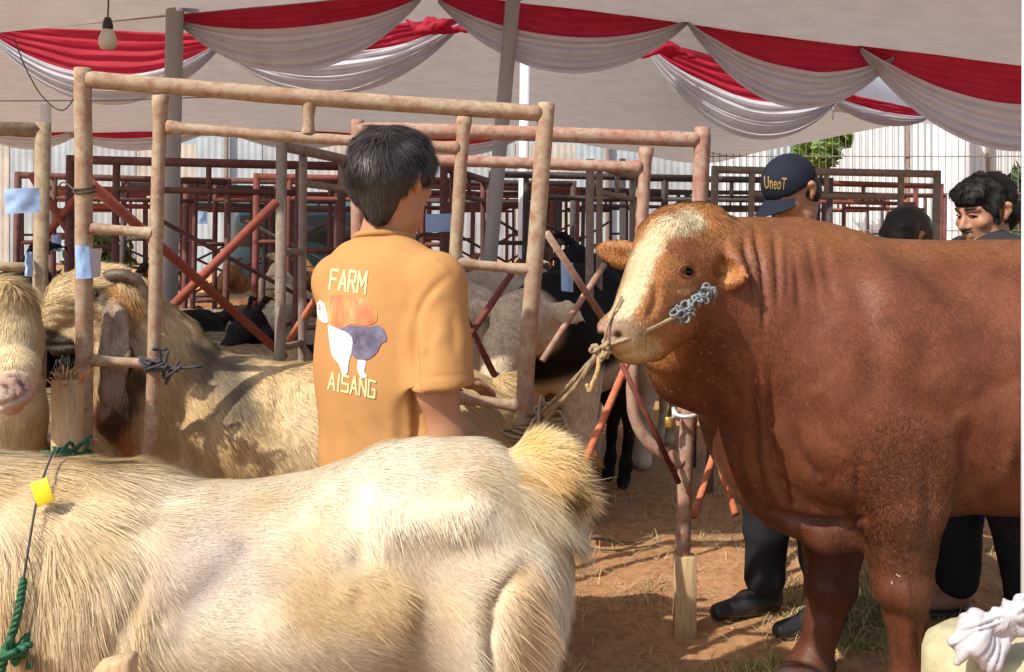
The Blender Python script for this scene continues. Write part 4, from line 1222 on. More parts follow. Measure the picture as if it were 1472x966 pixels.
# wet curled hair on the upper fore leg, short hair on the face, neck and back
BM = lambda k: mat_attr(k, 0.45, 0.35, 0.0, nrm=True)
M['bullfur'] = mat_attr('bull_hair', 0.48, 0.27, 0.0, nrm=True)
KD = None
def bull_col(p, n):
    # look the coat colour up on the body, coarse grid of nearest vertices
    q = np.round(p / 0.0105).astype(np.int64)
    key = (q[:, 0] + 5000) * 10 ** 8 + (q[:, 1] + 5000) * 10 ** 4 + q[:, 2] + 5000
    kq = np.round(V / 0.0105).astype(np.int64); kk = (kq[:, 0] + 5000) * 10 ** 8 + (kq[:, 1] + 5000) * 10 ** 4 + kq[:, 2] + 5000
    o_ = np.argsort(kk); i_ = np.clip(np.searchsorted(kk[o_], key), 0, len(o_) - 1)
    return col[o_[i_]]
def near_head(c, n): 
    x2 = to_px(c)
    return (sstep(1075, 1020, x2[:, 0]) * (c[:, 1] < 3.0) * (n[:, 1] < 0.35) * (1 - 0.97 * sstep(34, 26, np.hypot(x2[:, 0] - 889, x2[:, 1] - 490))) * (np.hypot(x2[:, 0] - 987, x2[:, 1] - 391) > 13))
def face_dir(p, n):
    x2 = to_px(p)
    d = np.tile(C(-0.35, -0.45, -0.75), (len(p), 1))
    m = sstep(1012, 1030, x2[:, 0])[:, None]
    return d * (1 - m) + C(0.8, -0.2, -0.4) * m
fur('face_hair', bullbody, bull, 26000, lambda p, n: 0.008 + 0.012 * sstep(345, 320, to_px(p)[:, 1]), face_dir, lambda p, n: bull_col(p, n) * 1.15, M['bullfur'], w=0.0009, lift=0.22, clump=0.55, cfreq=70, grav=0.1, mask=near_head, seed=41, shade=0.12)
def leg_mask(c, n):
    x2 = to_px(c)
    return sstep(150, 20, np.hypot((x2[:, 0] - 1295) * 1.2, x2[:, 1] - 715)) ** 1.5 * (c[:, 1] < 3.0) * (n[:, 1] < 0.4)
fur('wet_leg_hair', bullbody, bull, 8000, lambda p, n: 0.011 + 0 * p[:, 0], lambda p, n: C(0.1, 0, -1) + 1.2 * vn3(p, 22, 4), lambda p, n: np.minimum(bull_col(p, n), (0.19, 0.075, 0.04)) * 0.9, mat_attr('bull_wet_hair', 0.34, 0.5, 0.0, nrm=True), w=0.0011, lift=0.16, clump=1.2, cfreq=34, grav=0.1, mask=leg_mask, seed=42, nmix=0.5, curl=0.6)
def coat_mask(c, n):
    x2 = to_px(c)
    return (x2[:, 0] > 1040) * (x2[:, 0] < 1560) * (n[:, 1] < 0.25) * (c[:, 1] < 3.3) * (0.35 + 0.65 * sstep(600, 350, x2[:, 1]))
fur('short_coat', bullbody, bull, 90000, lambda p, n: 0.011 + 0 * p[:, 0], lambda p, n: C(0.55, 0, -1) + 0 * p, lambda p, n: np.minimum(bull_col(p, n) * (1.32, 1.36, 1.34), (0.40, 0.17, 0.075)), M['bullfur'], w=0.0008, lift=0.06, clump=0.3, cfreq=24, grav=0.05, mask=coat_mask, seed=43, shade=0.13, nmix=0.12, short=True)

# ------------------------------------------------------------------ white goat in the foreground
G = Blob(0.0085)
D0 = 2.0
def gp(x_, y_, d=None): return P(x_, y_, D0 if d is None else d)
def gw(r_): return W(r_, D0)
FL = (C(0, 1, 0), 1.08)
G.chain([(gp(30, 835), gw(140)), (gp(160, 838), gw(146)), (gp(330, 862), gw(150)), (gp(480, 852), gw(158)), (gp(590, 812), gw(150)), (gp(655, 795), gw(140)), (gp(682, 785), gw(122))], 0.08, FL)
G.cone(gp(20, 705), gw(24), gp(215, 715), gw(26), 0.06)                                     # withers
G.cone(gp(560, 676), gw(22), gp(680, 672), gw(22), 0.08)                                    # croup
G.ell(gp(706, 850), (gw(92), 0.16, gw(105)), 0.08)
G.cone(gp(572, 754, 1.865), gw(23), gp(668, 742, 1.88), gw(28), 0.08)                       # hip bone
G.cone(gp(668, 745, 1.86), gw(26), gp(745, 790, 1.90), gw(26), 0.06)
G.ell(gp(630, 812, 1.80), (gw(60), 0.010, gw(24)), 0.05, '-')                               # hollow flank under it
G.ell(gp(655, 900, 1.79), (gw(46), 0.02, gw(62)), 0.05, '-')
G.ell(gp(275, 800, 1.77), (gw(66), 0.018, gw(70)), 0.05, '-')
for s in (-1, 1):
    dd = D0 + s * 0.105
    G.ell(gp(712, 900, dd), (gw(82), 0.085, gw(140)), 0.06)
    G.chain([(gp(712, 985, dd), gw(60)), (gp(758, 1080, dd), gw(38)), (gp(805, 1185, dd), gw(26)), (gp(790, 1280, dd), gw(20)), (gp(782, 1350, dd), gw(24)), (gp(770, 1388, dd), gw(27))], 0.04)
    G.ell(gp(75, 900, dd), (gw(90), 0.07, gw(130)), 0.06)
    G.chain([(gp(80, 980, dd), gw(50)), (gp(90, 1130, dd), gw(34)), (gp(85, 1190, dd), gw(30)), (gp(88, 1300, dd), gw(20)), (gp(84, 1350, dd), gw(24)), (gp(72, 1388, dd), gw(27))], 0.04)
# neck and head lowered out of the picture on the left
G.chain([(gp(25, 800), gw(124)), (gp(-60, 772), gw(104)), (gp(-150, 735), gw(84))], 0.07)
G.chain([(gp(-175, 715), gw(62)), (gp(-235, 745), gw(52)), (gp(-305, 800), gw(34))], 0.04)
for s in (-1, 1):
    G.chain([(gp(-160, 700, D0 + s * .07), gw(16)), (gp(-150, 790, D0 + s * .12), gw(34)), (gp(-155, 900, D0 + s * .13), gw(18))], 0.02, (C(0, 1, 0), 2.5))
# tail, carried up and to the side
G.chain([(gp(742, 700), gw(24)), (gp(762, 662), gw(22)), (gp(786, 664, 1.98), gw(18)), (gp(798, 690, 1.97), gw(12))], 0.03)
V, Q = G.mesh(2); N = vnormals(V, Q)
for pts, ww, dp in (([(700, 890), (712, 850), (742, 815)], 12, 0.020), ([(705, 870), (700, 940), (715, 1000)], 12, 0.02), ([(170, 760), (195, 830), (160, 900), (110, 990)], 20, 0.016),
                    ([(230, 900), (300, 840), (335, 790)], 22, 0.008), ([(72, 700), (60, 760), (45, 840), (20, 930)], 10, 0.008), ([(480, 700), (520, 760), (490, 850)], 30, 0.010), ([(560, 720), (640, 712), (700, 720)], 18, 0.006)):
    V = groove(V, N, pts, ww, dp)
N = vnormals(V, Q)
V = V + N * (0.0025 * vn(V, 8, 3))[:, None]
N = vnormals(V, Q)
def wg_col(p, n):
    px = to_px(p); k1 = vn(p, 7, 21); k2 = vn(p, 20, 22); k3 = vn(p * [1, 1, 0.4], 26, 23)
    c = lerp((0.66, 0.50, 0.29), (0.85, 0.77, 0.61), np.clip(0.62 + 0.8 * k1 + 0.3 * k2 + 0.3 * k3, 0, 1))
    gold = sstep(240, 60, px[:, 0]) * 0.45 + 0.10 * sstep(0.1, 0.6, k2)
    c = blend(c, np.clip(gold * (0.6 + 0.5 * k3), 0, 0.85), (0.62, 0.40, 0.17))
    skin = sstep(1.0, 0.35, np.hypot((px[:, 0] - 300) / 120, (px[:, 1] - 815) / 110) + 0.22 * k1)
    c = blend(c, 0.62 * skin, (0.52, 0.42, 0.38))
    c = blend(c, 0.45 * sstep(26, 6, seg_dist(px, [(240, 905), (300, 835), (335, 785)])) * (n[:, 1] < 0), (0.36, 0.31, 0.31))  # soft diagonal shadow painted into the coat as a grey streak
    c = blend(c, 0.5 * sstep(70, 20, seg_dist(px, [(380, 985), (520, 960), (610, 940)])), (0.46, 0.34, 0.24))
    tail = sstep(735, 765, px[:, 0]) * sstep(730, 690, px[:, 1])
    c = blend(c, 0.85 * tail * sstep(-0.35, 0.3, vn(p, 14, 25) + 0.1), (0.74, 0.47, 0.16))
    c = blend(c, 0.6 * sstep(40, 15, seg_dist(px, [(752, 830), (745, 900), (735, 970)])), (0.62, 0.40, 0.18))
    c = blend(c, 0.3 * sstep(60, 10, seg_dist(px, [(250, 722), (225, 745)])) * sstep(0, 0.5, k2), (0.50, 0.26, 0.15))
    return c
wg = thing('goat', 'large cream white long haired goat across the foreground with bushy golden tail raised', 'goat', (-0.45, D0, 0), 'goats in the yard')
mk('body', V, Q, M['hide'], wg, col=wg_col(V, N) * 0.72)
wbody = (V, Q, N)
def wg_dir(p, n):
    px = to_px(p)
    back = np.tile(C(0.9, 0, -0.35), (len(p), 1))
    front = np.tile(C(0.35, 0, -1.0), (len(p), 1))
    m = sstep(140, 330, px[:, 0])[:, None]
    d = front * (1 - m) + back * m
    top = sstep(0.55, 0.95, n[:, 2])[:, None] * sstep(420, 300, px[:, 0])[:, None]
    d = d * (1 - top) + C(0.9, -0.25, 0.25) * top
    hq = sstep(690, 780, px[:, 0])[:, None] * sstep(720, 800, px[:, 1])[:, None]
    d = d * (1 - hq) + C(0.35, 0, -1.0) * hq
    h2 = sstep(80, 20, seg_dist(px, [(590, 745), (690, 745)]))[:, None]
    d = d * (1 - h2) + C(0.55, 0, -0.9) * h2
    d = d + 0.35 * vn3(p, 9, 31)
    return d
def wg_len(p, n):
    px = to_px(p)
    L = 0.026 + 0.020 * sstep(250, 90, px[:, 0]) + 0.014 * sstep(740, 810, px[:, 0]) * sstep(740, 820, px[:, 1]) + 0.016 * sstep(0.5, 0.9, n[:, 2]) * sstep(440, 280, px[:, 0])
    skin = sstep(1.0, 0.4, np.hypot((px[:, 0] - 300) / 110, (px[:, 1] - 810) / 100))
    return L * (1 - 0.6 * skin) + 0.02 * sstep(50, 15, seg_dist(px, [(742, 880), (730, 980)]))
def vis(c, n): return (n[:, 1] < 0.5) * (c[:, 2] > 0.35) * (0.25 + 0.75 * (to_px(c)[:, 0] > -30)) * (1 - 0.95 * (c[:, 2] < 0.48))
fur('fur', wbody, wg, 360000, wg_len, wg_dir, wg_col, M['fur'], w=0.00056, lift=0.17, clump=0.22, cfreq=20, grav=0.12, mask=vis, seed=51, shade=0.055, nmix=0.12, jit=0.09, short=True)
fur('long_fur', wbody, wg, 36000, lambda p, n: wg_len(p, n) * 1.8, wg_dir, lambda p, n: wg_col(p, n) * 1.08, M['fur'], w=0.0006, lift=0.13, clump=0.40, cfreq=16, grav=0.22, jit=0.08, nmix=0.14, mask=lambda c, n: vis(c, n) * (0.1 + sstep(300, 120, to_px(c)[:, 0]) + sstep(720, 800, to_px(c)[:, 0])), seed=52, shade=0.14)
def tail_mask(c, n):
    px = to_px(c); return sstep(60, 25, seg_dist(px, [(758, 672), (775, 660), (790, 668), (798, 690)])) * (px[:, 0] > 738)
def tail_dir(p, n):
    px = to_px(p)
    lo = sstep(660, 690, px[:, 1])[:, None]
    d = C(1.0, -0.15, 0.05) * (1 - lo) + C(0.8, -0.1, -0.8) * lo + C(0.25, 0, 0) * sstep(765, 795, px[:, 0])[:, None]
    return d + 0.2 * vn3(p, 20, 33)
fur('tail_hair', wbody, wg, 26000, lambda p, n: 0.062 + 0.026 * sstep(660, 690, to_px(p)[:, 1]), tail_dir, lambda p, n: blend(lerp((0.78, 0.50, 0.17), (0.82, 0.68, 0.42), np.clip(0.5 + vn(p, 25, 3), 0, 1)), 0.8 * sstep(675, 705, to_px(p)[:, 1]), (0.80, 0.70, 0.52)), M['fur'], w=0.0007, lift=0.26, clump=0.55, cfreq=22, grav=0.30, mask=tail_mask, seed=53, shade=0.10, curl=0.2, nmix=0.2)
# collar of green cord with a yellow tag
wb = bvh_of(V, Q)
pts = []
for x_, y_ in ((78, 668), (66, 700), (52, 740), (42, 790), (36, 830), (30, 880), (22, 940), (14, 1010)):
    q, n_ = surf(wb, x_, y_)
    if q is not None: pts.append(q + n_ * 0.034)
co = thing('collar', 'thin cord collar with a green knot on the white goat neck', 'collar', tuple(pts[2]))
Vc, Pc = tube(spline(pts[:5], 30), 0.0022, 6); mk('thin_cord', Vc, Pc, M['darkcord'], co)
Vc, Pc = rope(pts[4:], 0.0075, 40, 7, 3, 6); mk('green_cord', Vc, Pc, M['greencord'], co)
q, n_ = surf(wb, 24, 942); Vc, Pc = tangle((22, 938), q[1] - 0.04, 7, 0.014, 0.006, 6); mk('knot', Vc, Pc, M['greencord'], co)
q, n_ = surf(wb, 60, 732)
Rt = np.array([[0.93, 0.05, -0.36], [0, 1, 0.1], [0.36, -0.1, 0.93]])
Vc, Pc = box(q + n_ * 0.05 + [0, -0.004, 0], (0.0165, 0.002, 0.022), Rt, 0.6); tag(mk('neck_tag', Vc, Pc, M['yellow']), 'bright yellow plastic tag hanging on the white goat neck', 'tag')
# carved wooden peg just in front of the goat
Vc, Pc = box(P(167, 985, 1.70), (W(27, 1.7), 0.02, W(40, 1.7)), None, 0.35)
Vc = Vc + 0.005 * vn3(Vc, 30, 3); Vc[:, 2] += 0.22 * (Vc[:, 0] - Vc[:, 0].mean())
Vc2, Pc2 = box(C(P(167, 0, 1.7)[0], 1.70, 0.33), (W(20, 1.7), 0.016, 0.36), None, 0.3)
pg = thing('wooden_peg', 'pale carved wooden peg standing before the foreground goat at the bottom edge', 'peg', (P(167, 0, 1.7)[0], 1.70, 0))
mk('peg_head', Vc, Pc, M['wood'], pg); mk('peg_shaft', Vc2, Pc2, M['wood'], pg)

# ------------------------------------------------------------------ brown goat behind the gate frame
G = Blob(0.0072); D0 = 3.10
FL = (C(0, 1, 0), 1.05)
G.chain([(gp(290, 615), gw(92)), (gp(370, 622), gw(94)), (gp(480, 622), gw(96)), (gp(600, 618), gw(92)), (gp(655, 616), gw(84))], 0.07, FL)
G.cone(gp(285, 540), gw(22), gp(350, 545), gw(24), 0.06)
G.chain([(gp(275, 585), gw(78)), (gp(222, 520, 3.06), gw(66)), (gp(180, 450, 3.0), gw(50))], 0.07)
G.chain([(gp(240, 640, 3.08), gw(56)), (gp(190, 580, 3.04), gw(44)), (gp(165, 510, 3.0), gw(36))], 0.06)
for s in (-1, 1):
    dd = D0 + s * 0.10
    G.chain([(gp(275, 690, dd), gw(44)), (gp(280, 790, dd), gw(26)), (gp(278, 900, dd), gw(17)), (gp(276, 985, dd), gw(18)), (gp(268, 1008, dd), gw(22))], 0.04)
    G.ell(gp(640, 660, dd), (gw(58), 0.08, gw(80)), 0.05)
    G.chain([(gp(640, 720, dd), gw(40)), (gp(672, 800, dd), gw(24)), (gp(690, 860, dd), gw(18)), (gp(680, 985, dd), gw(17)), (gp(672, 1008, dd), gw(22))], 0.04)
G.chain([(gp(730, 560), gw(22)), (gp(748, 600), gw(16)), (gp(740, 650), gw(10))], 0.03)
# head in profile, roman nose, lips
hd = lambda x_, y_, d=2.97: P(x_, y_, d)
G.ell(hd(158, 432), (W(44, 3), 0.064, W(37, 3)), 0.03)
G.chain([(hd(142, 424), W(33, 3)), (hd(102, 432), W(31, 3)), (hd(78, 461), W(22, 3)), (hd(74, 482), W(17, 3))], 0.025, (C(0, 1, 0), 1.1))
G.chain([(hd(152, 468), W(30, 3)), (hd(108, 488), W(21, 3)), (hd(82, 501), W(11, 3))], 0.02, (C(0, 1, 0), 1.1))
G.cone(hd(66, 487), W(9, 3), hd(92, 491), W(12, 3), 0.012)
G.ell(hd(150, 458, 2.925), (W(24, 3), 0.016, W(22, 3)), 0.02)
G.cone(hd(124, 413, 2.918), W(6, 3), hd(150, 413, 2.922), W(7, 3), 0.015)
G.ell(hd(137, 424, 2.900), (W(8, 2.9), 0.012, W(6, 2.9)), 0.008, '-')
G.ell(hd(61, 478, 2.945), (W(6, 3), 0.012, W(4, 3)), 0.006, '-')
# the long hanging ear
G.chain([(hd(158, 432, 2.905), W(12, 2.9)), (hd(166, 465, 2.868), W(20, 2.9)), (hd(167, 515, 2.852), W(25, 2.9)), (hd(160, 560, 2.855), W(19, 2.9)), (hd(147, 598, 2.87), W(5, 2.9))], 0.010, (C(0.22, 1, 0), 3.0))
G.chain([(hd(152, 452, 2.842), W(5, 2.9)), (hd(153, 510, 2.826), W(10, 2.9)), (hd(150, 575, 2.840), W(4, 2.9))], 0.015, None)
G.cone(hd(152, 408), W(22, 3), hd(120, 402), W(16, 3), 0.03)
V, Q = G.mesh(2); N = vnormals(V, Q)
for pts, ww, dp in (([(44, 494), (70, 496), (96, 496), (128, 486)], 2.6, 0.010), ([(60, 444), (82, 438), (112, 444)], 3, 0.004), ([(54, 457), (78, 451), (108, 457)], 3, 0.004), ([(54, 468), (76, 463), (100, 470)], 3, 0.003), ([(160, 450), (160, 520), (150, 585)], 5, 0.005), ([(270, 560), (255, 620), (262, 690)], 12, 0.012), ([(600, 560), (590, 640)], 14, 0.01)):
    V = groove(V, N, pts, ww, dp)
N = vnormals(V, Q); V = V + N * (0.004 * vn(V, 11, 5) + 0.002 * vn(V, 30, 6))[:, None]; N = vnormals(V, Q)
def bg_col(p, n):
    px = to_px(p); k1 = vn(p, 6, 41); k2 = vn(p, 22, 42)
    c = lerp((0.62, 0.44, 0.22), (0.82, 0.66, 0.42), np.clip(0.5 + 0.6 * k1 + 0.3 * k2, 0, 1))
    c = blend(c, 0.8 * sstep(46, 8, seg_dist(px, [(290, 505), (325, 530), (335, 580)]) + 14 * k2), (0.10, 0.085, 0.075))
    c = blend(c, 0.8 * sstep(60, 25, seg_dist(px, [(150, 610), (160, 690), (200, 700)])), (0.42, 0.16, 0.055))
    c = blend(c, 0.85 * sstep(26, 8, seg_dist(px, [(150, 600), (185, 570), (198, 535)]) + 8 * k2), (0.05, 0.04, 0.04))
    hd_ = (p[:, 1] < 3.06) * (px[:, 0] < 200) * (px[:, 1] < 560)
    c = blend(c, 0.55 * hd_ * sstep(0.1, 0.5, k2) * sstep(400, 470, px[:, 1]), (0.26, 0.15, 0.07)); c = blend(c, 0.7 * hd_ * sstep(12, 5, seg_dist(px, [(92, 440), (120, 446), (140, 460)])), (0.20, 0.11, 0.05))
    c = blend(c, 0.5 * hd_ * sstep(40, 15, seg_dist(px, [(110, 410), (80, 440)])), (0.68, 0.52, 0.30))
    c = blend(c, 0.93 * hd_ * sstep(22, 14, seg_dist(px, [(60, 486), (78, 492), (100, 504)]) + 3 * k2), (0.045, 0.038, 0.038))
    c = blend(c, 0.85 * hd_ * sstep(13, 7, seg_dist(px, [(128, 424), (148, 427), (152, 446)]) + 3 * k2), (0.045, 0.032, 0.028))
    c = blend(c, 0.6 * hd_ * sstep(9, 4, seg_dist(px, [(130, 432), (118, 468)]) + 3 * k2), (0.12, 0.07, 0.04))
    c = blend(c, 0.8 * hd_ * sstep(20, 8, seg_dist(px, [(162, 418), (188, 432)])), (0.52, 0.25, 0.08))
    er = (p[:, 1] < 2.897) * (px[:, 0] > 128) * (px[:, 0] < 200) * (px[:, 1] > 425)
    c = blend(c, er * 0.9 * sstep(182, 192, px[:, 0] + np.abs(px[:, 1] - 500) * 0.10 + 4 * k2), (0.025, 0.022, 0.022))
    c = blend(c, er * 0.8 * sstep(190, 180, px[:, 0] + np.abs(px[:, 1] - 500) * 0.10 + 4 * k2), (0.46, 0.35, 0.27))
    return c
bg = thing('goat', 'tan goat with black muzzle and long grey ear looking left behind the gate frame', 'goat', (-0.6, D0, 0), 'goats in the yard')
mk('body', V, Q, M['hide'], bg, col=bg_col(V, N) * 0.85)
bbody = (V, Q, N)
def bg_dir(p, n):
    px = to_px(p)
    d = np.tile(C(0.75, 0, -0.7), (len(p), 1))
    m = sstep(260, 200, px[:, 0])[:, None]; d = d * (1 - m) + C(0.25, 0, -1) * m
    h = ((px[:, 0] < 160) & (px[:, 1] < 470))[:, None]
    d = np.where(h, C(0.5, 0, 0.25), d)
    return d + 0.3 * vn3(p, 10, 43)
def bg_len(p, n):
    px = to_px(p); L = 0.042 + 0 * p[:, 0]
    hd_ = sstep(200, 150, px[:, 0]) * sstep(600, 520, px[:, 1])
    L = L * (1 - 0.5 * hd_) + 0.03 * sstep(420, 390, px[:, 1]) * (px[:, 0] < 190)
    return np.where((px[:, 0] < 108) & (px[:, 1] > 458) | (p[:, 1] < 2.897) & (px[:, 0] < 200), np.where(p[:, 1] < 2.897, 0.014, 0.006), L)
fur('fur', bbody, bg, 140000, bg_len, bg_dir, bg_col, M['fur'], w=0.0010, lift=0.20, clump=0.32, cfreq=26, grav=0.16, jit=0.12, nmix=0.18, short=True, mask=lambda c, n: (n[:, 1] < 0.5) * (c[:, 2] > 0.45), seed=61, shade=0.13)
def beard(name, body_, parent, spots, n, L, col_, seed):
    r = np.random.default_rng(seed); pts = []
    parts = []
    for i in range(n):
        a = spots[r.integers(len(spots))] + r.normal(size=3) * 0.014
        e = a + C(r.normal() * 0.012, -0.01 + r.normal() * 0.01, -L * (0.5 + 0.6 * r.random()))
        m = (a + e) / 2 + C(0.006, -0.006, 0)
        parts.append(tube([a, m, e], [0.0018, 0.0014, 0.0004], 4, False))
    V_, P_ = join(parts); mk(name, V_, P_, mat_plain(name + '_hair', col_, 0.7, 0.4, 60), parent)
beard('beard', bbody, bg, [P(105, 522, 2.97), P(118, 524, 2.97), P(95, 520, 2.97)], 240, 0.08, (0.04, 0.03, 0.03), 4)
bb = bvh_of(V, Q); q, n_ = surf(bb, 138, 424)
Ve, Pe = ball(q + [0, 0.0065, 0], 0.0125, 14); mk('eye', Ve, Pe, M['eye'], bg)
for s in (-1, 1):
    hpz = spline([P(140, 424, 2.97 + s * .022), P(150, 403, 2.97 + s * .032), P(176, 396, 2.97 + s * .045), P(201, 408, 2.98 + s * .052), P(216, 438, 2.99 + s * .06), P(219, 466, 3.0 + s * .07)], 26)
    Vh, Ph = tube(hpz, np.linspace(W(14, 3), W(3, 3), 26), 12)
    Vh = Vh + 0.0018 * np.sin(np.repeat(np.arange(26), 12) * 1.9)[:, None] * norm(Vh - np.repeat(hpz, 12, 0))
    mk('horn', Vh, Ph, M['horn'], bg)

# ------------------------------------------------------------------ cream goat at the left edge, facing the camera
G = Blob(0.0068); D0 = 2.62
h = lambda x_, y_, d=2.52: P(x_, y_, d)
G.chain([(h(0, 455, 2.62), W(52, 2.6)), (h(8, 490, 2.55), W(44, 2.55)), (h(20, 540, 2.46), W(29, 2.5)), (h(23, 563, 2.44), W(24, 2.44))], 0.04)
G.cone(h(8, 440, 2.58), W(34, 2.6), h(-10, 440, 2.62), W(36, 2.6), 0.04)
G.cone(h(10, 520, 2.57), W(34, 2.55), h(16, 580, 2.48), W(17, 2.5), 0.03)
G.chain([(h(-5, 500, 2.72), W(52, 2.7)), (h(8, 590, 2.78), W(50, 2.78)), (h(-5, 680, 2.86), W(72, 2.8))], 0.06)
G.chain([(P(-30, 690, 2.95), 0.19), (P(-150, 690, 3.2), 0.2), (P(-260, 680, 3.45), 0.19), (P(-300, 670, 3.6), 0.17)], 0.08)
for xx, dd in ((0, 2.85), (-70, 2.98), (-270, 3.5), (-330, 3.6)):
    a = P(xx, 760, dd); G.chain([(a, 0.075), (C(a[0], dd, 0.35), 0.042), (C(a[0], dd, 0.03), 0.04)], 0.04)
G.chain([(h(-45, 440, 2.62), W(14, 2.6)), (h(-62, 500, 2.58), W(26, 2.6)), (h(-58, 570, 2.55), W(14, 2.6))], 0.012, (C(0.3, 1, 0), 2.6))
G.chain([(h(32, 445, 2.66), W(12, 2.6)), (h(40, 500, 2.70), W(17, 2.6)), (h(38, 560, 2.70), W(9, 2.6))], 0.012, (C(1, 0.3, 0), 2.2))
V, Q = G.mesh(2); N = vnormals(V, Q)
for pts, ww, dp in (([(-8, 584), (8, 580), (24, 575), (50, 560)], 2.6, 0.010), ([(26, 548), (34, 553), (37, 561)], 3, 0.011), ([(4, 554), (10, 557), (12, 564)], 3, 0.011), ([(22, 556), (23, 578)], 2.2, 0.006), ([(0, 535), (20, 530), (42, 536)], 3, 0.004), ([(4, 546), (22, 541), (40, 545)], 2.5, 0.003)):
    V = groove(V, N, pts, ww, dp)
N = vnormals(V, Q); V = V + N * (0.003 * vn(V, 14, 5) + 0.0015 * vn(V, 34, 6))[:, None]; N = vnormals(V, Q)
def lg_col(p, n):
    px = to_px(p); k1 = vn(p, 7, 61); k2 = vn(p, 24, 62)
    c = lerp((0.66, 0.49, 0.27), (0.82, 0.70, 0.46), np.clip(0.5 + 0.6 * k1 + 0.3 * k2, 0, 1))
    c = blend(c, 0.9 * sstep(38, 22, np.hypot(px[:, 0] - 22, px[:, 1] - 565)) * (p[:, 1] < 2.56), (0.58, 0.38, 0.33))
    c = blend(c, 0.7 * sstep(5, 2, np.minimum(seg_dist(px, [(27, 549), (35, 554), (36, 560)]), seg_dist(px, [(5, 555), (11, 558), (12, 563)]))) * (p[:, 1] < 2.56), (0.22, 0.09, 0.08))
    c = blend(c, 0.7 * sstep(30, 14, np.hypot(px[:, 0] + 2, px[:, 1] - 580)) * (p[:, 1] < 2.6), (0.72, 0.62, 0.56))
    return c
lg = thing('goat', 'cream goat with pink muzzle cut off by the left edge, facing the camera', 'goat', (P(-60, 0, 2.9)[0], 2.9, 0), 'goats in the yard')
mk('body', V, Q, M['hide'], lg, col=lg_col(V, N) * 0.9)
def lg_len(p, n):
    px = to_px(p); return np.where((np.hypot(px[:, 0] - 22, px[:, 1] - 566) < 30) & (p[:, 1] < 2.58), 0.003, (0.12 + 0.88 * sstep(28, 95, np.hypot(px[:, 0] - 20, px[:, 1] - 570))) * 0.028 + 0.035 * sstep(450, 405, px[:, 1]) + 0.02 * sstep(580, 640, px[:, 1]))
fur('fur', (V, Q, N), lg, 60000, lg_len, lambda p, n: C(0.1, -0.1, -1) + 0.4 * vn3(p, 12, 63), lg_col, M['fur'], w=0.0009, lift=0.14, clump=0.45, cfreq=22, grav=0.16, jit=0.12, nmix=0.18, short=True, mask=lambda c, n: (n[:, 1] < 0.5) * (to_px(c)[:, 0] > -120) * (c[:, 2] > 0.5), seed=71, shade=0.12)
lb_ = bvh_of(V, Q)
for ex in (36, -24):
    q, n_ = surf(lb_, ex, 472)
    if q is not None:
        Ve, Pe = ball(q + n_ * -0.0115, 0.0125, 12); mk('eye', Ve, Pe, M['eye'], lg)
# brown goat lying low right behind, its rough back between boy and gate post is the tan goat's rump

# ------------------------------------------------------------------ the other animals in the pens: one sculpted goat, turned and coloured anew
def goat_tpl(pose):
    g = Blob(0.0100)
    g.chain([(C(-0.32, 0, 0.70), 0.165), (C(0, 0, 0.68), 0.185), (C(0.30, 0, 0.70), 0.165)], 0.08, (C(0, 1, 0), 1.15))
    g.cone(C(-0.38, 0, 0.80), 0.05, C(0.36, 0, 0.82), 0.05, 0.08)
    for s in (-1, 1):
        g.chain([(C(-0.32, s * .085, 0.60), 0.075), (C(-0.33, s * .09, 0.32), 0.036), (C(-0.33, s * .09, 0.12), 0.025), (C(-0.345, s * .09, 0.025), 0.032)], 0.04)
        g.ell(C(0.34, s * .085, 0.64), (0.10, 0.07, 0.14), 0.05)
        g.chain([(C(0.32, s * .09, 0.52), 0.065), (C(0.39, s * .09, 0.36), 0.036), (C(0.37, s * .09, 0.12), 0.025), (C(0.355, s * .09, 0.025), 0.032)], 0.04)
    if pose == 'up': n0, hd_, nz_ = C(-0.36, 0, 0.76), C(-0.56, 0, 1.06), C(-0.76, 0, 0.96)
    elif pose == 'turn': n0, hd_, nz_ = C(-0.36, 0, 0.76), C(-0.54, -.10, 1.02), C(-0.60, -0.30, 0.92)
    else: n0, hd_, nz_ = C(-0.36, 0, 0.72), C(-0.66, 0, 0.70), C(-0.80, 0, 0.52)
    g.chain([(n0, 0.12), ((n0 + hd_) / 2, 0.09), (hd_, 0.075)], 0.06)
    f_ = norm(nz_ - hd_); sd_ = norm(np.cross(f_, C(0, 0, 1)))
    g.chain([(hd_, 0.07), ((hd_ + nz_) / 2 + C(0, 0, 0.015), 0.056), (nz_, 0.036)], 0.03)
    for s in (-1, 1):
        b0 = hd_ + sd_ * s * 0.06 + C(0, 0, 0.03)
        g.chain([(b0, 0.02), (b0 + sd_ * s * 0.05 - C(0, 0, 0.09), 0.036), (b0 + sd_ * s * 0.055 - C(0, 0, 0.19), 0.015)], 0.012, (sd_, 2.2))
        g.chain([(hd_ + sd_ * s * .03 + C(0, 0, 0.06), 0.016), (hd_ - f_ * .07 + sd_ * s * .045 + C(0, 0, 0.10), 0.012), (hd_ - f_ * .14 + sd_ * s * .06 + C(0, 0, 0.06), 0.006)], 0.008)
    g.chain([(C(0.46, 0, 0.80), 0.03), (C(0.52, 0, 0.86), 0.026), (C(0.57, 0, 0.80), 0.014)], 0.02)
    V_, Q_ = g.mesh(1); N_ = vnormals(V_, Q_); V_ = V_ + N_ * (0.006 * vn(V_, 10, 5) + 0.003 * vn(V_, 28, 6))[:, None]
    return V_, Q_, vnormals(V_, Q_), hd_, f_, sd_
TPL = {k: goat_tpl(k) for k in ('up', 'turn', 'down')}
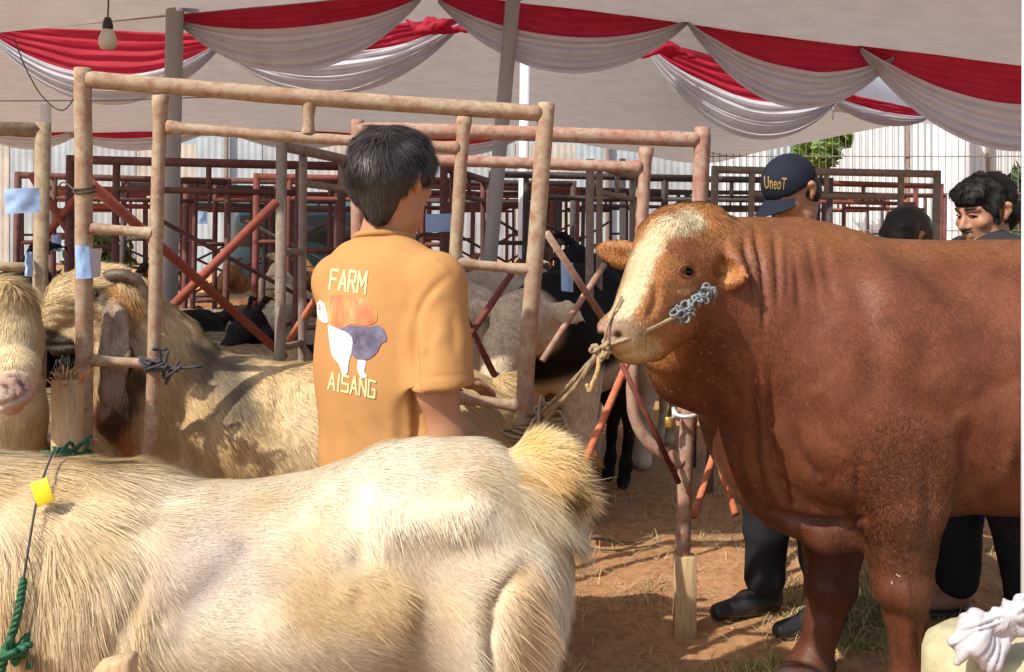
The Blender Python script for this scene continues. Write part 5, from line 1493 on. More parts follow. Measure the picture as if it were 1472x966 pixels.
def coat(kind):
    def f(p, n):
        k1 = vn(p, 5, 81); k2 = vn(p, 18, 82)
        if kind == 'black': return lerp((0.012, 0.011, 0.012), (0.035, 0.03, 0.03), 0.5 + 0.5 * k2)
        if kind in ('cream', 'grey'):
            c = lerp((0.48, 0.34, 0.19), (0.74, 0.64, 0.47), np.clip(0.55 + 0.9 * k1 + .3 * k2, 0, 1)) if kind == 'cream' else lerp((0.44, 0.36, 0.27), (0.74, 0.68, 0.57), np.clip(0.5 + 1.1 * k1 + .4 * k2, 0, 1))
            c = blend(c, 0.7 * sstep(0.80, 0.90, p[:, 2] + 0.05 * k1) * (np.abs(p[:, 1]) < 0.09) * (p[:, 0] > -0.4), (0.16, 0.10, 0.06))
            return blend(c, 0.8 * sstep(0.05, 0.3, vn(p, 2.6, 85)) * (p[:, 0] < -0.25), (0.20, 0.11, 0.06))
        if kind == 'grey': return lerp((0.42, 0.34, 0.25), (0.60, 0.52, 0.41), np.clip(0.5 + 0.6 * k1 + .2 * k2, 0, 1))
        if kind == 'brown': return lerp((0.22, 0.10, 0.045), (0.36, 0.18, 0.08), np.clip(0.5 + 0.6 * k1, 0, 1))
        c = lerp((0.50, 0.43, 0.32), (0.66, 0.60, 0.50), np.clip(0.5 + 0.6 * k1, 0, 1))
        m = sstep(-0.02, 0.05, p[:, 2] - 0.60 + 0.05 * k1) * sstep(0.30, 0.22, p[:, 0] + 0.08 * k1)
        return blend(c, m, (0.014, 0.012, 0.012))
    return f
GP = {}
def place_goat(kind, pose, x_, d, turn, size, label):
    if (kind, pose) not in GP:
        V_, Q_, N_, hd_, f_, sd_ = TPL[pose]
        o = thing('goat', label, 'goat', (0, 0, 0), 'goats in the yard')
        cf = coat(kind)
        mk('body', V_, Q_, M['hide'], o, col=cf(V_, N_) * 0.9)
        fur('fur', (V_, Q_, N_), o, 9000, lambda p, n: 0.022 + 0.012 * (p[:, 2] < 0.75), lambda p, n: C(0.7, 0, -0.7) + 0.4 * vn3(p, 10, 3), cf, M['fur'], w=0.0022, lift=0.2, clump=0.4, cfreq=22, short=True, mask=lambda c, n: (c[:, 2] > 0.42) * 1.0, seed=91, shade=0.12)
        for s in (-1, 1):
            Ve, Pe = ball(hd_ + f_ * 0.055 + sd_ * s * 0.052 + C(0, 0, 0.018), 0.011, 10); mk('eye', Ve, Pe, M['eye'], o)
        GP[(kind, pose)] = o
    else:
        o = copy_tree(GP[(kind, pose)])
    o['label'] = label
    o.location = (P(x_, 0, d)[0], d, 0); o.rotation_euler = (0, 0, math.radians(turn)); o.scale = (size,) * 3
    return o
place_goat('black', 'up', 205, 5.0, 62, 1.12, 'black goat with raised head standing behind the tan goat head')
place_goat('black', 'turn', -8, 4.2, 100, 1.10, 'black goat with upright ear half hidden at the left edge')
place_goat('cream', 'down', 66, 3.35, 72, 1.0, 'cream goat between the lichen covered post and the split stake')
place_goat('cream', 'turn', 318, 4.75, 25, 0.98, 'cream brown goat with turned head under the crossing red braces')
place_goat('grey', 'turn', 360, 5.4, 20, 1.0, 'grey cream goat further back beneath the second red brace')
place_goat('cream', 'up', 392, 4.2, 35, 0.86, 'pale cream goat low behind the tan goat back')
place_goat('black', 'up', 446, 5.4, 68, 0.9, 'black goat just left of the boy elbow')
place_goat('grey', 'up', 250, 6.6, 10, 1.0, 'grey goat in the second pen by the dark frame')
place_goat('black', 'up', 395, 6.9, 175, 1.0, 'black goat far back left of the boy shoulder')
place_goat('brown', 'down', 690, 3.55, 8, 0.74, 'rough brown goat low behind the gate frame right post')
place_goat('black', 'up', 668, 6.0, 170, 1.15, 'black goat far back beyond the pale cow')
place_goat('black', 'turn', 790, 5.6, 20, 1.1, 'black goat standing behind the black and white cow')

place_goat('cream', 'turn', 300, 5.9, 150, 1.0, 'cream goat with turned head further back under the crossing braces')
place_goat('cream', 'up', 420, 6.2, 185, 1.0, 'cream goat in the next pen, just left of the boy upper arm')
place_goat('grey', 'down', 190, 5.5, 175, 1.0, 'grey goat grazing behind the black goat at the left')
place_goat('brown', 'up', 345, 7.4, 160, 1.0, 'brown goat far back between the dark frame posts')
place_goat('cream', 'up', 96, 7.0, 30, 1.0, 'cream goat far back by the thin white pole')
for k, (kd, ps, x_, d_, tn, lb) in enumerate((('cream', 'down', 268, 5.15, 20, 'cream goat grazing under the lower end of the red braces'), ('black', 'up', 330, 6.4, 30, 'black goat with raised head between the red braces and the grey post'),
        ('grey', 'up', 455, 7.2, 200, 'grey goat with raised head at the far row beside the boy sleeve'), ('cream', 'up', 300, 8.2, 180, 'small cream goat in the far row left of the van'),
        ('brown', 'turn', 430, 8.6, 10, 'small brown goat in the far row before the van'), ('black', 'down', 130, 5.0, 170, 'black goat grazing behind the left gate post'),
        ('cream', 'turn', 640, 6.8, 25, 'cream goat in the middle row right behind the boy shoulder'), ('black', 'up', 705, 7.4, 170, 'black goat in the middle row beneath the bright white pole'),
        ('cream', 'up', 880, 6.8, 10, 'cream goat behind the grey frame, left of the bull ear'), ('brown', 'up', 770, 8.4, 20, 'brown goat in the far row right of the white pole'), ('grey', 'turn', 900, 8.6, 160, 'grey goat in the far row above the bull far ear'))):
    place_goat(kd, ps, x_, d_, tn, 1.0, lb)
# calf sized animals behind the gate frame's right post
def cow(loc, turn, size, cf, label, lowhead=True):
    g = Blob(0.016)
    g.chain([(C(-0.55, 0, 0.86), 0.26), (C(0, 0, 0.83), 0.30), (C(0.55, 0, 0.86), 0.26)], 0.12, (C(0, 1, 0), 1.12))
    g.cone(C(-0.6, 0, 1.07), 0.06, C(0.66, 0, 1.08), 0.06, 0.1); g.cone(C(0.5, -.17, 1.04), 0.06, C(0.5, .17, 1.04), 0.06, 0.08)
    for s in (-1, 1):
        g.chain([(C(-0.55, s * .13, 0.72), 0.12), (C(-0.56, s * .14, 0.40), 0.062), (C(-0.56, s * .14, 0.14), 0.044), (C(-0.58, s * .14, 0.035), 0.055)], 0.05)
        g.ell(C(0.6, s * .14, 0.78), (0.17, 0.12, 0.22), 0.08)
        g.chain([(C(0.6, s * .15, 0.60), 0.11), (C(0.70, s * .15, 0.42), 0.062), (C(0.67, s * .15, 0.14), 0.044), (C(0.65, s * .15, 0.035), 0.055)], 0.05)
    g.chain([(C(-0.65, 0, 0.92), 0.18), (C(-0.9, 0, 0.95), 0.13), (C(-1.0, 0, 0.96), 0.11)], 0.08)
    g.chain([(C(-1.02, 0, 0.97), 0.105), (C(-1.18, 0, 0.86), 0.085), (C(-1.30, 0, 0.72), 0.065)], 0.05)
    for s in (-1, 1): g.chain([(C(-0.98, s * .10, 1.02), 0.025), (C(-0.97, s * .2, 1.0), 0.05), (C(-0.96, s * .27, 0.97), 0.02)], 0.015, (C(1, 0, 0), 2.2))
    g.chain([(C(0.82, 0, 1.03), 0.04), (C(0.89, 0, 0.8), 0.022), (C(0.88, 0, 0.5), 0.02), (C(0.88, 0, 0.4), 0.035)], 0.03)
    V_, Q_ = g.mesh(2); N_ = vnormals(V_, Q_); V_ = V_ + N_ * (0.006 * vn(V_, 5, 5) + 0.003 * vn(V_, 16, 6))[:, None]
    N_ = vnormals(V_, Q_)
    o = thing('cow', label, 'cow', (0, 0, 0), 'cows in the pens')
    mk('body', V_, Q_, M['hide'], o, col=cf(V_, N_))
    fur('coat', (V_, Q_, N_), o, 20000, lambda p, n: 0.016 + 0 * p[:, 0], lambda p, n: C(0.6, 0, -0.8) + 0.4 * vn3(p, 8, 3), cf, M['fur'], w=0.0018, lift=0.12, clump=0.4, cfreq=24, short=True, mask=lambda c, n: (c[:, 2] > 0.4) * 1.0, seed=95, shade=0.10)
    for s in (-1, 1):
        Ve, Pe = ball(C(-1.10, s * .083, 0.95), 0.018, 10); mk('eye', Ve, Pe, M['eye'], o)
    o.location = loc; o.rotation_euler = (0, 0, math.radians(turn)); o.scale = (size,) * 3
def pale_cf(p, n): return lerp((0.50, 0.41, 0.30), (0.66, 0.57, 0.45), np.clip(0.5 + 0.7 * vn(p, 4, 3), 0, 1))
def pied_cf(p, n):
    c = pale_cf(p, n) * 1.1; k = vn(p, 4, 8)
    m = sstep(-0.05, 0.04, p[:, 2] - 0.70 + 0.10 * k) * sstep(-0.95, -0.8, p[:, 0] + 0.05 * k)
    return blend(c, m, (0.012, 0.011, 0.012))
cow((P(704, 0, 4.9)[0], 5.35, 0), -112, 1.03, pale_cf, 'pale grey cream cow seen from behind, between the boy and the gate post')
cow((P(842, 0, 5.5)[0], 5.55, 0), 70, 1.04, pied_cf, 'black cow with white belly and legs standing behind the gate post')

# ================================================================== PEOPLE
def local(base, yaw):
    """person's own axes -> world: R to their right, Fw forward (yaw 0 = away from the camera, positive = turned to the picture's right), U up"""
    f = C(math.sin(yaw), math.cos(yaw), 0); r_ = C(math.cos(yaw), -math.sin(yaw), 0)
    base = np.array(base, float)
    return lambda R, Fw, U: base + r_ * R + f * Fw + C(0, 0, 1) * U

def hand(b, wr, d, palm_n, side, sc=1.0, curl=0.35):
    """palm, four unequal bent fingers and a thumb; d points down the hand, palm_n out of the palm"""
    d = norm(np.array(d, float)); pn = norm(np.array(palm_n, float)); s_ = norm(np.cross(d, pn)) * side
    k = sc
    b.cone(wr, 0.024 * k, wr + d * 0.085 * k, 0.030 * k, 0.012, '+', (pn, 1.9))
    for i, (ox, L) in enumerate(((-0.029, .066), (-0.010, .076), (0.010, .071), (0.028, .056))):
        a0 = wr + d * 0.088 * k + s_ * ox * k
        a1 = a0 + (d + pn * curl * 0.5) * L * 0.42 * k; a2 = a1 + (d * 0.8 + pn * curl * 1.4) * L * 0.36 * k; a3 = a2 + (d * 0.45 + pn * curl * 2) * L * 0.26 * k
        b.chain([(a0, 0.0092 * k), (a1, 0.0086 * k), (a2, 0.0078 * k), (a3, 0.0068 * k)], 0.004)
    t0 = wr + d * 0.028 * k - s_ * 0.026 * k
    t1 = t0 + (d * 0.7 - s_ * 0.6 + pn * 0.3) * 0.036 * k; t2 = t1 + (d * 0.9 - s_ * 0.15 + pn * 0.35) * 0.03 * k
    b.chain([(t0, 0.013 * k), (t1, 0.0105 * k), (t2, 0.008 * k)], 0.008)

def head_prims(b, H, hc, s=1.0, beard=False):
    """hc: function (R, F, U) from the head centre"""
    b.ell(hc(0, -0.012, 0.03), (0.076 * s, 0.094 * s, 0.092 * s), 0.03, '+', H)
    b.ell(hc(0, 0.028, -0.035), (0.060 * s, 0.066 * s, 0.085 * s), 0.03, '+', H)
    b.cone(hc(-0.040, 0.02, -0.075), 0.025 * s, hc(0, 0.072, -0.098), 0.022 * s, 0.02)
    b.cone(hc(0.040, 0.02, -0.075), 0.025 * s, hc(0, 0.072, -0.098), 0.022 * s, 0.02)
    b.cone(hc(0, 0.086, 0.012), 0.010 * s, hc(0, 0.112, -0.028), 0.0125 * s, 0.012)               # nose
    for q in (-1, 1):
        b.ell(hc(q * 0.014, 0.097, -0.032), (0.010 * s, 0.010 * s, 0.008 * s), 0.008, '+', H)
        b.cone(hc(q * 0.014, 0.087, 0.027), 0.008 * s, hc(q * 0.048, 0.072, 0.028), 0.008 * s, 0.012)  # brows
        b.ell(hc(q * 0.031, 0.094, 0.008), (0.017 * s, 0.014 * s, 0.010 * s), 0.012, '-', H)           # sockets
        b.ell(hc(q * 0.045, 0.062, -0.022), (0.022 * s, 0.020 * s, 0.018 * s), 0.02, '+', H)           # cheeks
        b.chain([(hc(q * 0.078, -0.010, 0.028), 0.010 * s), (hc(q * 0.089, -0.024, 0.020), 0.014 * s), (hc(q * 0.088, -0.022, 0.002), 0.013 * s), (hc(q * 0.080, -0.008, -0.024), 0.009 * s)], 0.005)
        b.ell(hc(q * 0.100, -0.014, 0.006), (0.010 * s, 0.008 * s, 0.016 * s), 0.005, '-', H)
    b.cone(hc(-0.018, 0.093, -0.055), 0.006 * s, hc(0.018, 0.093, -0.055), 0.006 * s, 0.006)
    b.cone(hc(-0.016, 0.091, -0.067), 0.007 * s, hc(0.016, 0.091, -0.067), 0.007 * s, 0.006)

def hair_strands(name, body_, parent, n, L, dirf, col_, mat, seed, mask, w_=0.0011, lift=0.12, grav=0.3):
    return fur(name, body_, parent, n, L, dirf, lambda p, nn: np.tile(np.array(col_), (len(p), 1)), mat, w=w_, lift=lift, clump=0.25, cfreq=50, grav=grav, mask=mask, seed=seed, shade=0.25, nmix=0.12, jit=0.045)

def skin_mat(name, c):
    t = NT(name); d = tuple(x * 0.85 for x in c)
    t.col(t.ramp(t.noise(30, 5), [(0.3, d), (0.7, c)])); t.set(Roughness=0.5); t.b.inputs['Specular IOR Level'].default_value = 0.35
    t.b.inputs['Subsurface Weight'].default_value = 0.08; t.b.inputs['Subsurface Radius'].default_value = (0.01, 0.004, 0.002)
    t.bump(t.noise(300, 2), 0.1, 0.001); return t.m
M['skin'] = skin_mat('tan_skin', (0.46, 0.23, 0.13)); M['skin2'] = skin_mat('brown_skin', (0.40, 0.20, 0.12))
M['hair'] = mat_attr('dark_hair', 0.42, 0.45, 0.0, nrm=True)
M['hair2'] = mat_attr('black_hair', 0.6, 0.25, 0.0, nrm=True)
M['scalp'] = mat_plain('dark_scalp', (0.020, 0.016, 0.015), 0.5, 0.3, 60)
M['shirt'] = mat_cloth('ochre_jersey', (0.47, 0.242, 0.088), 0.0, 0.12, 0.85, 0.05)
M['trousers'] = mat_cloth('black_trousers', (0.022, 0.022, 0.028), 0.0, 0.15, 0.8, 0.2)
M['shoe'] = mat_plain('black_leather', (0.025, 0.024, 0.026), 0.4, 0.3, 30, 0.2, 120)
M['darkshirt'] = mat_cloth('charcoal_jersey', (0.03, 0.03, 0.036), 0.0, 0.1, 0.85, 0.1)
M['capcloth'] = mat_cloth('navy_cap_cloth', (0.016, 0.020, 0.034), 0.0, 0.25, 0.8, 0.15)
M['print_cream'] = mat_cloth('cream_print', (0.74, 0.62, 0.33), 0.0, 0, 0.7, 0.08)
M['capprint'] = mat_cloth('ochre_embroidery', (0.36, 0.23, 0.09), 0.0, 0.3, 0.7, 0.2)

def shoe(o, toe, fwd, mat, parent, L=0.27):
    b = Blob(0.007); f = norm(np.array(fwd, float)); 
    b.cone(o + C(0, 0, 0.042), 0.036, o + f * L * 0.35 + C(0, 0, 0.052), 0.038, 0.03); b.cone(o + f * L * 0.3 + C(0, 0, 0.038), 0.042, o + f * L * 0.80 + C(0, 0, 0.024), 0.031, 0.03)
    b.cone(o + C(0, 0, 0.06), 0.043, o + C(0, 0, 0.13), 0.045, 0.03)
    b.cut(o + f * L * 0.3 + C(0, 0, 0.0), (0.3, 0.3, 0.05), (0, 0, -1), 0.008)
    V_, Q_ = b.mesh(1); mk('shoe', V_, Q_, mat, parent)

# ------------------------------------------------------------------ the boy in the ochre T-shirt
base = P(556, 0, 2.50); base[2] = 0
YB = math.radians(38); L_ = local(base, YB)
boy = thing('person', 'boy in an ochre FARM T-shirt standing with his back to the camera', 'person', tuple(base))
YH = math.radians(30)
hb_ = P(564, 262, 2.49); HL = local(hb_, YH)
Hm = np.array([[math.cos(YH), -math.sin(YH), 0], [math.sin(YH), math.cos(YH), 0], [0, 0, 1.0]])
b = Blob(0.0062)
head_prims(b, Hm, HL)
b.cone(P(562, 300, 2.50), 0.055, P(552, 345, 2.50), 0.062, 0.03)
b.cone(L_(-0.12, 0, 1.30), 0.05, L_(0.12, 0, 1.30), 0.05, 0.04)
b.cone(L_(0, 0, 1.2), 0.12, L_(0, 0, 0.9), 0.12, 0.06)
# right arm hanging beside him, left arm reaching forward
wr_ = P(668, 735, 2.37); el_ = P(628, 560, 2.34); sh_ = L_(0.185, 0, 1.30)
b.chain([(sh_, 0.05), (el_, 0.042), (el_ * 0.6 + wr_ * 0.4, 0.041), (wr_, 0.027)], 0.03)
hand(b, wr_, wr_ - el_ + C(0, 0.02, 0), (-0.75, 0.5, 0), 1, 1.0)
sl_ = L_(-0.165, 0, 1.29); ell_ = L_(-0.20, 0.145, 1.06); wl_ = L_(-0.13, 0.36, 1.0)
b.chain([(sl_, 0.05), (ell_, 0.042), (ell_ * 0.6 + wl_ * 0.4, 0.04), (wl_, 0.027)], 0.03)
hand(b, wl_, wl_ - ell_, (0.3, 0, -1), -1, 1.0)
for s in (-1, 1):
    b.chain([(L_(s * 0.09, 0, 0.82), 0.085), (L_(s * 0.095, 0.01, 0.46), 0.055), (L_(s * 0.1, -0.01, 0.09), 0.04)], 0.03)
    b.cone(L_(s * .1, -0.02, 0.05), 0.038, L_(s * .11, 0.14, 0.035), 0.032, 0.03)
V, Q = b.mesh(1); mk('body', V, Q, M['skin'], boy)
# hair: full, rounded, down to the nape and over the ear tops
b = Blob(0.006)
b.ell(HL(0, -0.012, 0.042), (0.086, 0.102, 0.094), 0.03, '+', Hm)
b.ell(HL(0, -0.050, -0.026), (0.064, 0.046, 0.068), 0.05, '+', Hm)
b.ell(HL(0, 0.046, 0.064), (0.066, 0.034, 0.042), 0.04, '+', Hm)
for q in (-1, 1):
    b.ell(HL(q * 0.045, -0.012, 0.030), (0.046, 0.060, 0.056), 0.03, '+', Hm)
    b.ell(HL(q * 0.098, 0.012, -0.022), (0.046, 0.048, 0.038), 0.015, '-', Hm)
    b.ell(HL(q * 0.094, -0.014, 0.004), (0.030, 0.032, 0.036), 0.010, '-', Hm)
    b.ell(HL(q * 0.080, -0.045, -0.075), (0.040, 0.050, 0.050), 0.03, '-', Hm)
b.ell(HL(0, 0.115, -0.03), (0.10, 0.055, 0.075), 0.02, '-', Hm)
V, Q = b.mesh(2); N = vnormals(V, Q)
V = V + N * (0.004 * vn(V * [1, 1, 0.35], 40, 3) + 0.003 * vn(V, 22, 4))[:, None]; N = vnormals(V, Q)
hair_o = mk('hair', V, Q, M['scalp'], boy)
crown_ = HL(-0.01, -0.05, 0.13)
def hair_dir(p, n):
    d = p - crown_; d = d * np.stack([0.25 + 0.75 * sstep(1.50, 1.56, p[:, 2])] * 2 + [1 + 0 * p[:, 2]], 1) + C(0, 0, -0.05)
    return d + 0.035 * vn3(p, 18, 5)
hair_strands('hair_strands', (V, Q, N), boy, 52000, lambda p, n: 0.026 + 0.022 * sstep(1.50, 1.58, p[:, 2]), hair_dir, (0.048, 0.040, 0.038), M['hair'], 7, None, 0.0009, 0.10, 0.03)
# T-shirt
b = Blob(0.0065)
fw = C(math.sin(YB), math.cos(YB), 0)
b.cone(L_(0.172, -0.01, 1.292), 0.062, P(632, 558, 2.34), 0.078, 0.05)
b.cut(P(633, 556, 2.34), (0.12, 0.12, 0.10), (0.10, 0.0, -1), 0.006)
b.ell(P(633, 572, 2.34), (0.060, 0.060, 0.06), 0.01, '-')
b.cone(L_(-0.160, -0.005, 1.280), 0.060, L_(-0.195, 0.14, 1.07), 0.072, 0.05)
b.cut(L_(-0.195, 0.14, 1.075), (0.12, 0.10, 0.10), (-0.15, 0.5, -1), 0.006)
b.chain([(L_(-0.006, -0.005, 1.19), 0.182), (L_(-0.006, -0.005, 1.08), 0.180), (L_(-0.002, 0.0, 0.86), 0.188)], 0.05, (fw, 1.42))
b.cone(L_(-0.150, -0.01, 1.282), 0.056, L_(0.152, -0.01, 1.285), 0.058, 0.05)
b.cone(L_(-0.07, -0.02, 1.325), 0.062, L_(0.07, -0.02, 1.325), 0.062, 0.05)
b.cone(P(554, 354, 2.50), 0.070, P(550, 343, 2.50), 0.064, 0.025)
b.cut(P(550, 340, 2.50), (0.09, 0.09, 0.045), (-0.05, 0.25, 1), 0.008)
b.cut(L_(0, 0, 0.80), (0.3, 0.3, 0.2), (0, 0, -1), 0.006)
V, Q = b.mesh(2); N = vnormals(V, Q)
for pts, ww, dp in (([(650, 392), (615, 425), (594, 470), (590, 540)], 5, 0.009), ([(640, 416), (604, 446)], 8, -0.003), ([(590, 450), (594, 540), (600, 600), (600, 690)], 8, 0.020), ([(572, 450), (578, 560), (582, 680)], 12, 0.006),
                    ([(560, 600), (568, 680)], 8, -0.004), ([(500, 600), (520, 690)], 10, 0.004), ([(470, 450), (462, 560), (468, 680)], 9, 0.005), ([(620, 470), (612, 530)], 7, 0.006), ([(650, 440), (655, 520)], 8, 0.004),
                    ([(592, 545), (676, 538)], 2.2, 0.002), ([(600, 385), (625, 375), (655, 400)], 3, -0.003), ([(530, 590), (560, 640), (575, 690)], 9, 0.005), ([(600, 400), (585, 440), (578, 480)], 10, 0.004), ([(640, 470), (604, 515)], 9, -0.003)):
    V = groove(V, N, pts, ww, dp)
N = vnormals(V, Q)
pxs = to_px(V)
rg = (1 - np.abs(vn(V @ np.array([[1, 0, .35], [0, 1, .2], [-.35, -.1, 1]]) * [1, 1, 0.38], 9, 13))) ** 4
rg2 = (1 - np.abs(vn(V @ np.array([[.8, 0, -.6], [0, 1, 0], [.6, 0, .8]]) * [1, 1, 0.42], 13, 14))) ** 4
where = 0.25 + 0.75 * np.maximum(sstep(560, 620, pxs[:, 0]), sstep(560, 660, pxs[:, 1]))
V = V + N * ((0.0028 * rg + 0.0020 * rg2) * where + 0.002 * vn(V * [1, 1, 0.5], 7, 3))[:, None]
tee = mk('t_shirt', V, Q, M['shirt'], boy)
tb = bvh_of(V, Q)
# ribbed collar
pts = []
for a in np.linspace(0, 2 * math.pi, 25):
    pts.append(P(552, 341, 2.50) + C(0.066 * math.cos(a), 0.066 * math.sin(a), -0.012 * math.sin(a)))
Vc, Pc = tube(pts, 0.008, 8, False); mk('collar', Vc, Pc, M['shirt'], tee)
# print on the back: lettering and two cattle, laid on the cloth
def lay(quad, V2, off=0.0016):
    """unit-square drawing -> the cloth, through the four photo corners quad (tl, tr, br, bl)"""
    q = np.array(quad, float); u, v = V2[:, 0], V2[:, 1]
    xy = (q[0] * ((1 - u) * v)[:, None] + q[1] * (u * v)[:, None] + q[2] * (u * (1 - v))[:, None] + q[3] * ((1 - u) * (1 - v))[:, None])
    out = []
    for x_, y_ in xy:
        p_, n_ = surf(tb, x_, y_); out.append(p_ + norm(n_) * off if p_ is not None else np.full(3, np.nan))
    return np.array(out)
def text_mesh(s, bold=0.02):
    cu = bpy.data.curves.new('lettering', 'FONT'); cu.body = s; cu.offset = bold; cu.resolution_u = 3; cu.space_character = 1.05
    o = link(bpy.data.objects.new('lettering', cu)); dg = bpy.context.evaluated_depsgraph_get()
    m = bpy.data.meshes.new_from_object(o.evaluated_get(dg))
    import bmesh
    bm = bmesh.new(); bm.from_mesh(m); bmesh.ops.triangulate(bm, faces=bm.faces[:])
    for _ in range(2):
        bmesh.ops.subdivide_edges(bm, edges=[e for e in bm.edges if e.calc_length() > 0.12], cuts=1)
        bmesh.ops.triangulate(bm, faces=bm.faces[:])
    V_ = np.array([v.co[:] for v in bm.verts]); T_ = np.array([[v.index for v in f.verts] for f in bm.faces])
    bm.free(); bpy.data.objects.remove(o); bpy.data.meshes.remove(m)
    V_ = V_[:, :2] - V_[:, :2].min(0); V_ = V_ / V_.max(0)
    return V_, T_
def clean(Vw, T):
    a = np.cross(Vw[T[:, 1]] - Vw[T[:, 0]], Vw[T[:, 2]] - Vw[T[:, 0]]); c = Vw[T].mean(1)
    flip = (a * (c - C(0, 0, EYE))).sum(1) > 0
    T = T[np.isfinite(c).all(1)]; flip = flip[np.isfinite(c).all(1)]
    Vw[~np.isfinite(Vw).all(1)] = np.nanmean(Vw, 0)
    T = T.copy(); T[flip] = T[flip][:, ::-1]
    return T
GLYPH = {'F': [[(0, 0), (0, 6)], [(0, 6), (3, 6)], [(0, 3.2), (2.5, 3.2)]], 'A': [[(0, 0), (1.5, 6)], [(1.5, 6), (3, 0)], [(.6, 2), (2.4, 2)]],
         'R': [[(0, 0), (0, 6)], [(0, 6), (2.6, 5.8)], [(2.8, 5.8), (2.8, 3.2)], [(2.7, 3.0), (0, 3.0)], [(1.3, 3), (3, 0)]], 'M': [[(0, 0), (0, 6)], [(0, 6), (1.7, 2)], [(1.7, 2), (3.4, 6)], [(3.4, 6), (3.4, 0)]],
         'I': [[(.5, 0), (.5, 6)]], 'S': [[(3, 5.6), (.2, 5.8)], [(0, 5.8), (0, 3.4)], [(0, 3.1), (2.9, 2.9)], [(2.9, 2.8), (2.9, .4)], [(2.8, .2), (0, .3)]],
         'N': [[(0, 0), (0, 6)], [(0, 6), (2.9, 0)], [(2.9, 0), (2.9, 6)]], 'G': [[(3, 5.6), (.2, 5.8)], [(0, 5.8), (0, .3)], [(0, .2), (2.9, .2)], [(2.9, .3), (2.9, 2.8)], [(2.9, 2.8), (1.7, 2.8)]]}
WID = {'M': 3.4, 'I': 1.0}
def block_text(word, quad):
    x0, prims = 0.0, []
    for ch in word:
        for a_, b_ in GLYPH[ch]: prims.append((np.array(a_) + [x0, 0], np.array(b_) + [x0, 0]))
        x0 += WID.get(ch, 3.0) + 1.15
    tot = x0 - 1.15; th = 0.42; Vs, Ts, o = [], [], 0
    for i, (a_, b_) in enumerate(prims):
        d_ = (b_ - a_) / np.linalg.norm(b_ - a_); n_ = np.array([-d_[1], d_[0]])
        k = 5; pts = []
        for u in np.linspace(-0.25 / np.linalg.norm(b_ - a_), 1 + 0.25 / np.linalg.norm(b_ - a_), k):
            c_ = a_ + (b_ - a_) * u; pts += [c_ - n_ * th, c_ + n_ * th]
        Vw = lay(quad, np.clip(np.array(pts) / [tot, 6], -0.1, 1.1), 0.0011 + 0.00006 * i)
        T_ = np.array([[2 * j, 2 * j + 2, 2 * j + 3] for j in range(k - 1)] + [[2 * j, 2 * j + 3, 2 * j + 1] for j in range(k - 1)])
        Vs.append(Vw); Ts.append(T_ + o); o += len(Vw)
    return np.concatenate(Vs), np.concatenate(Ts)
for s, qd in (('FARM', [(477, 388), (528, 391), (525, 422), (474, 415)]), ('AISANG', [(474, 535), (540, 547), (539, 572), (472, 559)])):
    Vw, T2 = block_text(s, qd)
    mk('print_lettering', Vw, clean(Vw, T2), M['print_cream'], tee)
def poly_fill(outline, step=0.045):
    import bmesh
    from mathutils.geometry import tessellate_polygon
    o_ = spline(np.array(outline + outline[:1], float), len(outline) * 5)[:-1]
    bm = bmesh.new(); vs = [bm.verts.new((x_, y_, 0)) for x_, y_ in o_]
    f = bm.faces.new(vs); bmesh.ops.triangulate(bm, faces=[f])
    for _ in range(3):
        bmesh.ops.subdivide_edges(bm, edges=[e for e in bm.edges if e.calc_length() > 7], cuts=1); bmesh.ops.triangulate(bm, faces=bm.faces[:])
    bm.verts.index_update()
    V_ = np.array([v.co[:2] for v in bm.verts]); T_ = np.array([[v.index for v in f.verts] for f in bm.faces]); bm.free()
    return V_, T_
def printed(name, outline, mat, off):
    V2, T2 = poly_fill(outline); Vw = []
    for x_, y_ in V2:
        p_, n_ = surf(tb, x_, y_); Vw.append(p_ + norm(n_) * off if p_ is not None else np.full(3, np.nan))
    Vw = np.array(Vw); mk(name, Vw, clean(Vw, T2), mat, tee)
def mprint(name, stops, scale, sc=None):
    t = NT(name); t.col(t.ramp(t.noise(scale, 5, 0.65, sc=sc), stops)); t.set(Roughness=0.75); return t.m
m1 = mprint('print_brown_cow', [(0.28, (0.36, 0.09, 0.04)), (0.5, (0.62, 0.22, 0.08)), (0.72, (0.78, 0.48, 0.22))], 26, (1, 1, 0.35))
m2 = mprint('print_white_cow', [(0.3, (0.52, 0.50, 0.58)), (0.6, (0.78, 0.76, 0.80))], 22); m3 = mprint('print_grey_cow', [(0.3, (0.06, 0.05, 0.09)), (0.6, (0.18, 0.16, 0.24)), (0.8, (0.36, 0.34, 0.46))], 24)
printed('print_brown_cow', [(458, 437), (466, 431), (482, 424), (505, 426), (528, 432), (541, 446), (541, 462), (528, 468), (505, 466), (490, 474), (478, 470), (468, 458)], m1, 0.0014)
printed('print_cow_face', [(456, 436), (462, 432), (468, 440), (472, 462), (466, 464), (458, 456)], m2, 0.0017)
printed('print_white_cow', [(472, 466), (490, 474), (505, 482), (507, 500), (502, 520), (500, 536), (493, 538), (488, 524), (478, 510), (474, 488)], m2, 0.0018)
printed('print_grey_cow', [(490, 472), (505, 468), (530, 470), (545, 468), (552, 474), (556, 488), (548, 494), (542, 506), (530, 516), (516, 516), (506, 508), (507, 486)], m3, 0.0021)
printed('print_cow_leg', [(515, 517), (526, 519), (524, 534), (528, 541), (520, 543), (514, 530)], m2, 0.0016)
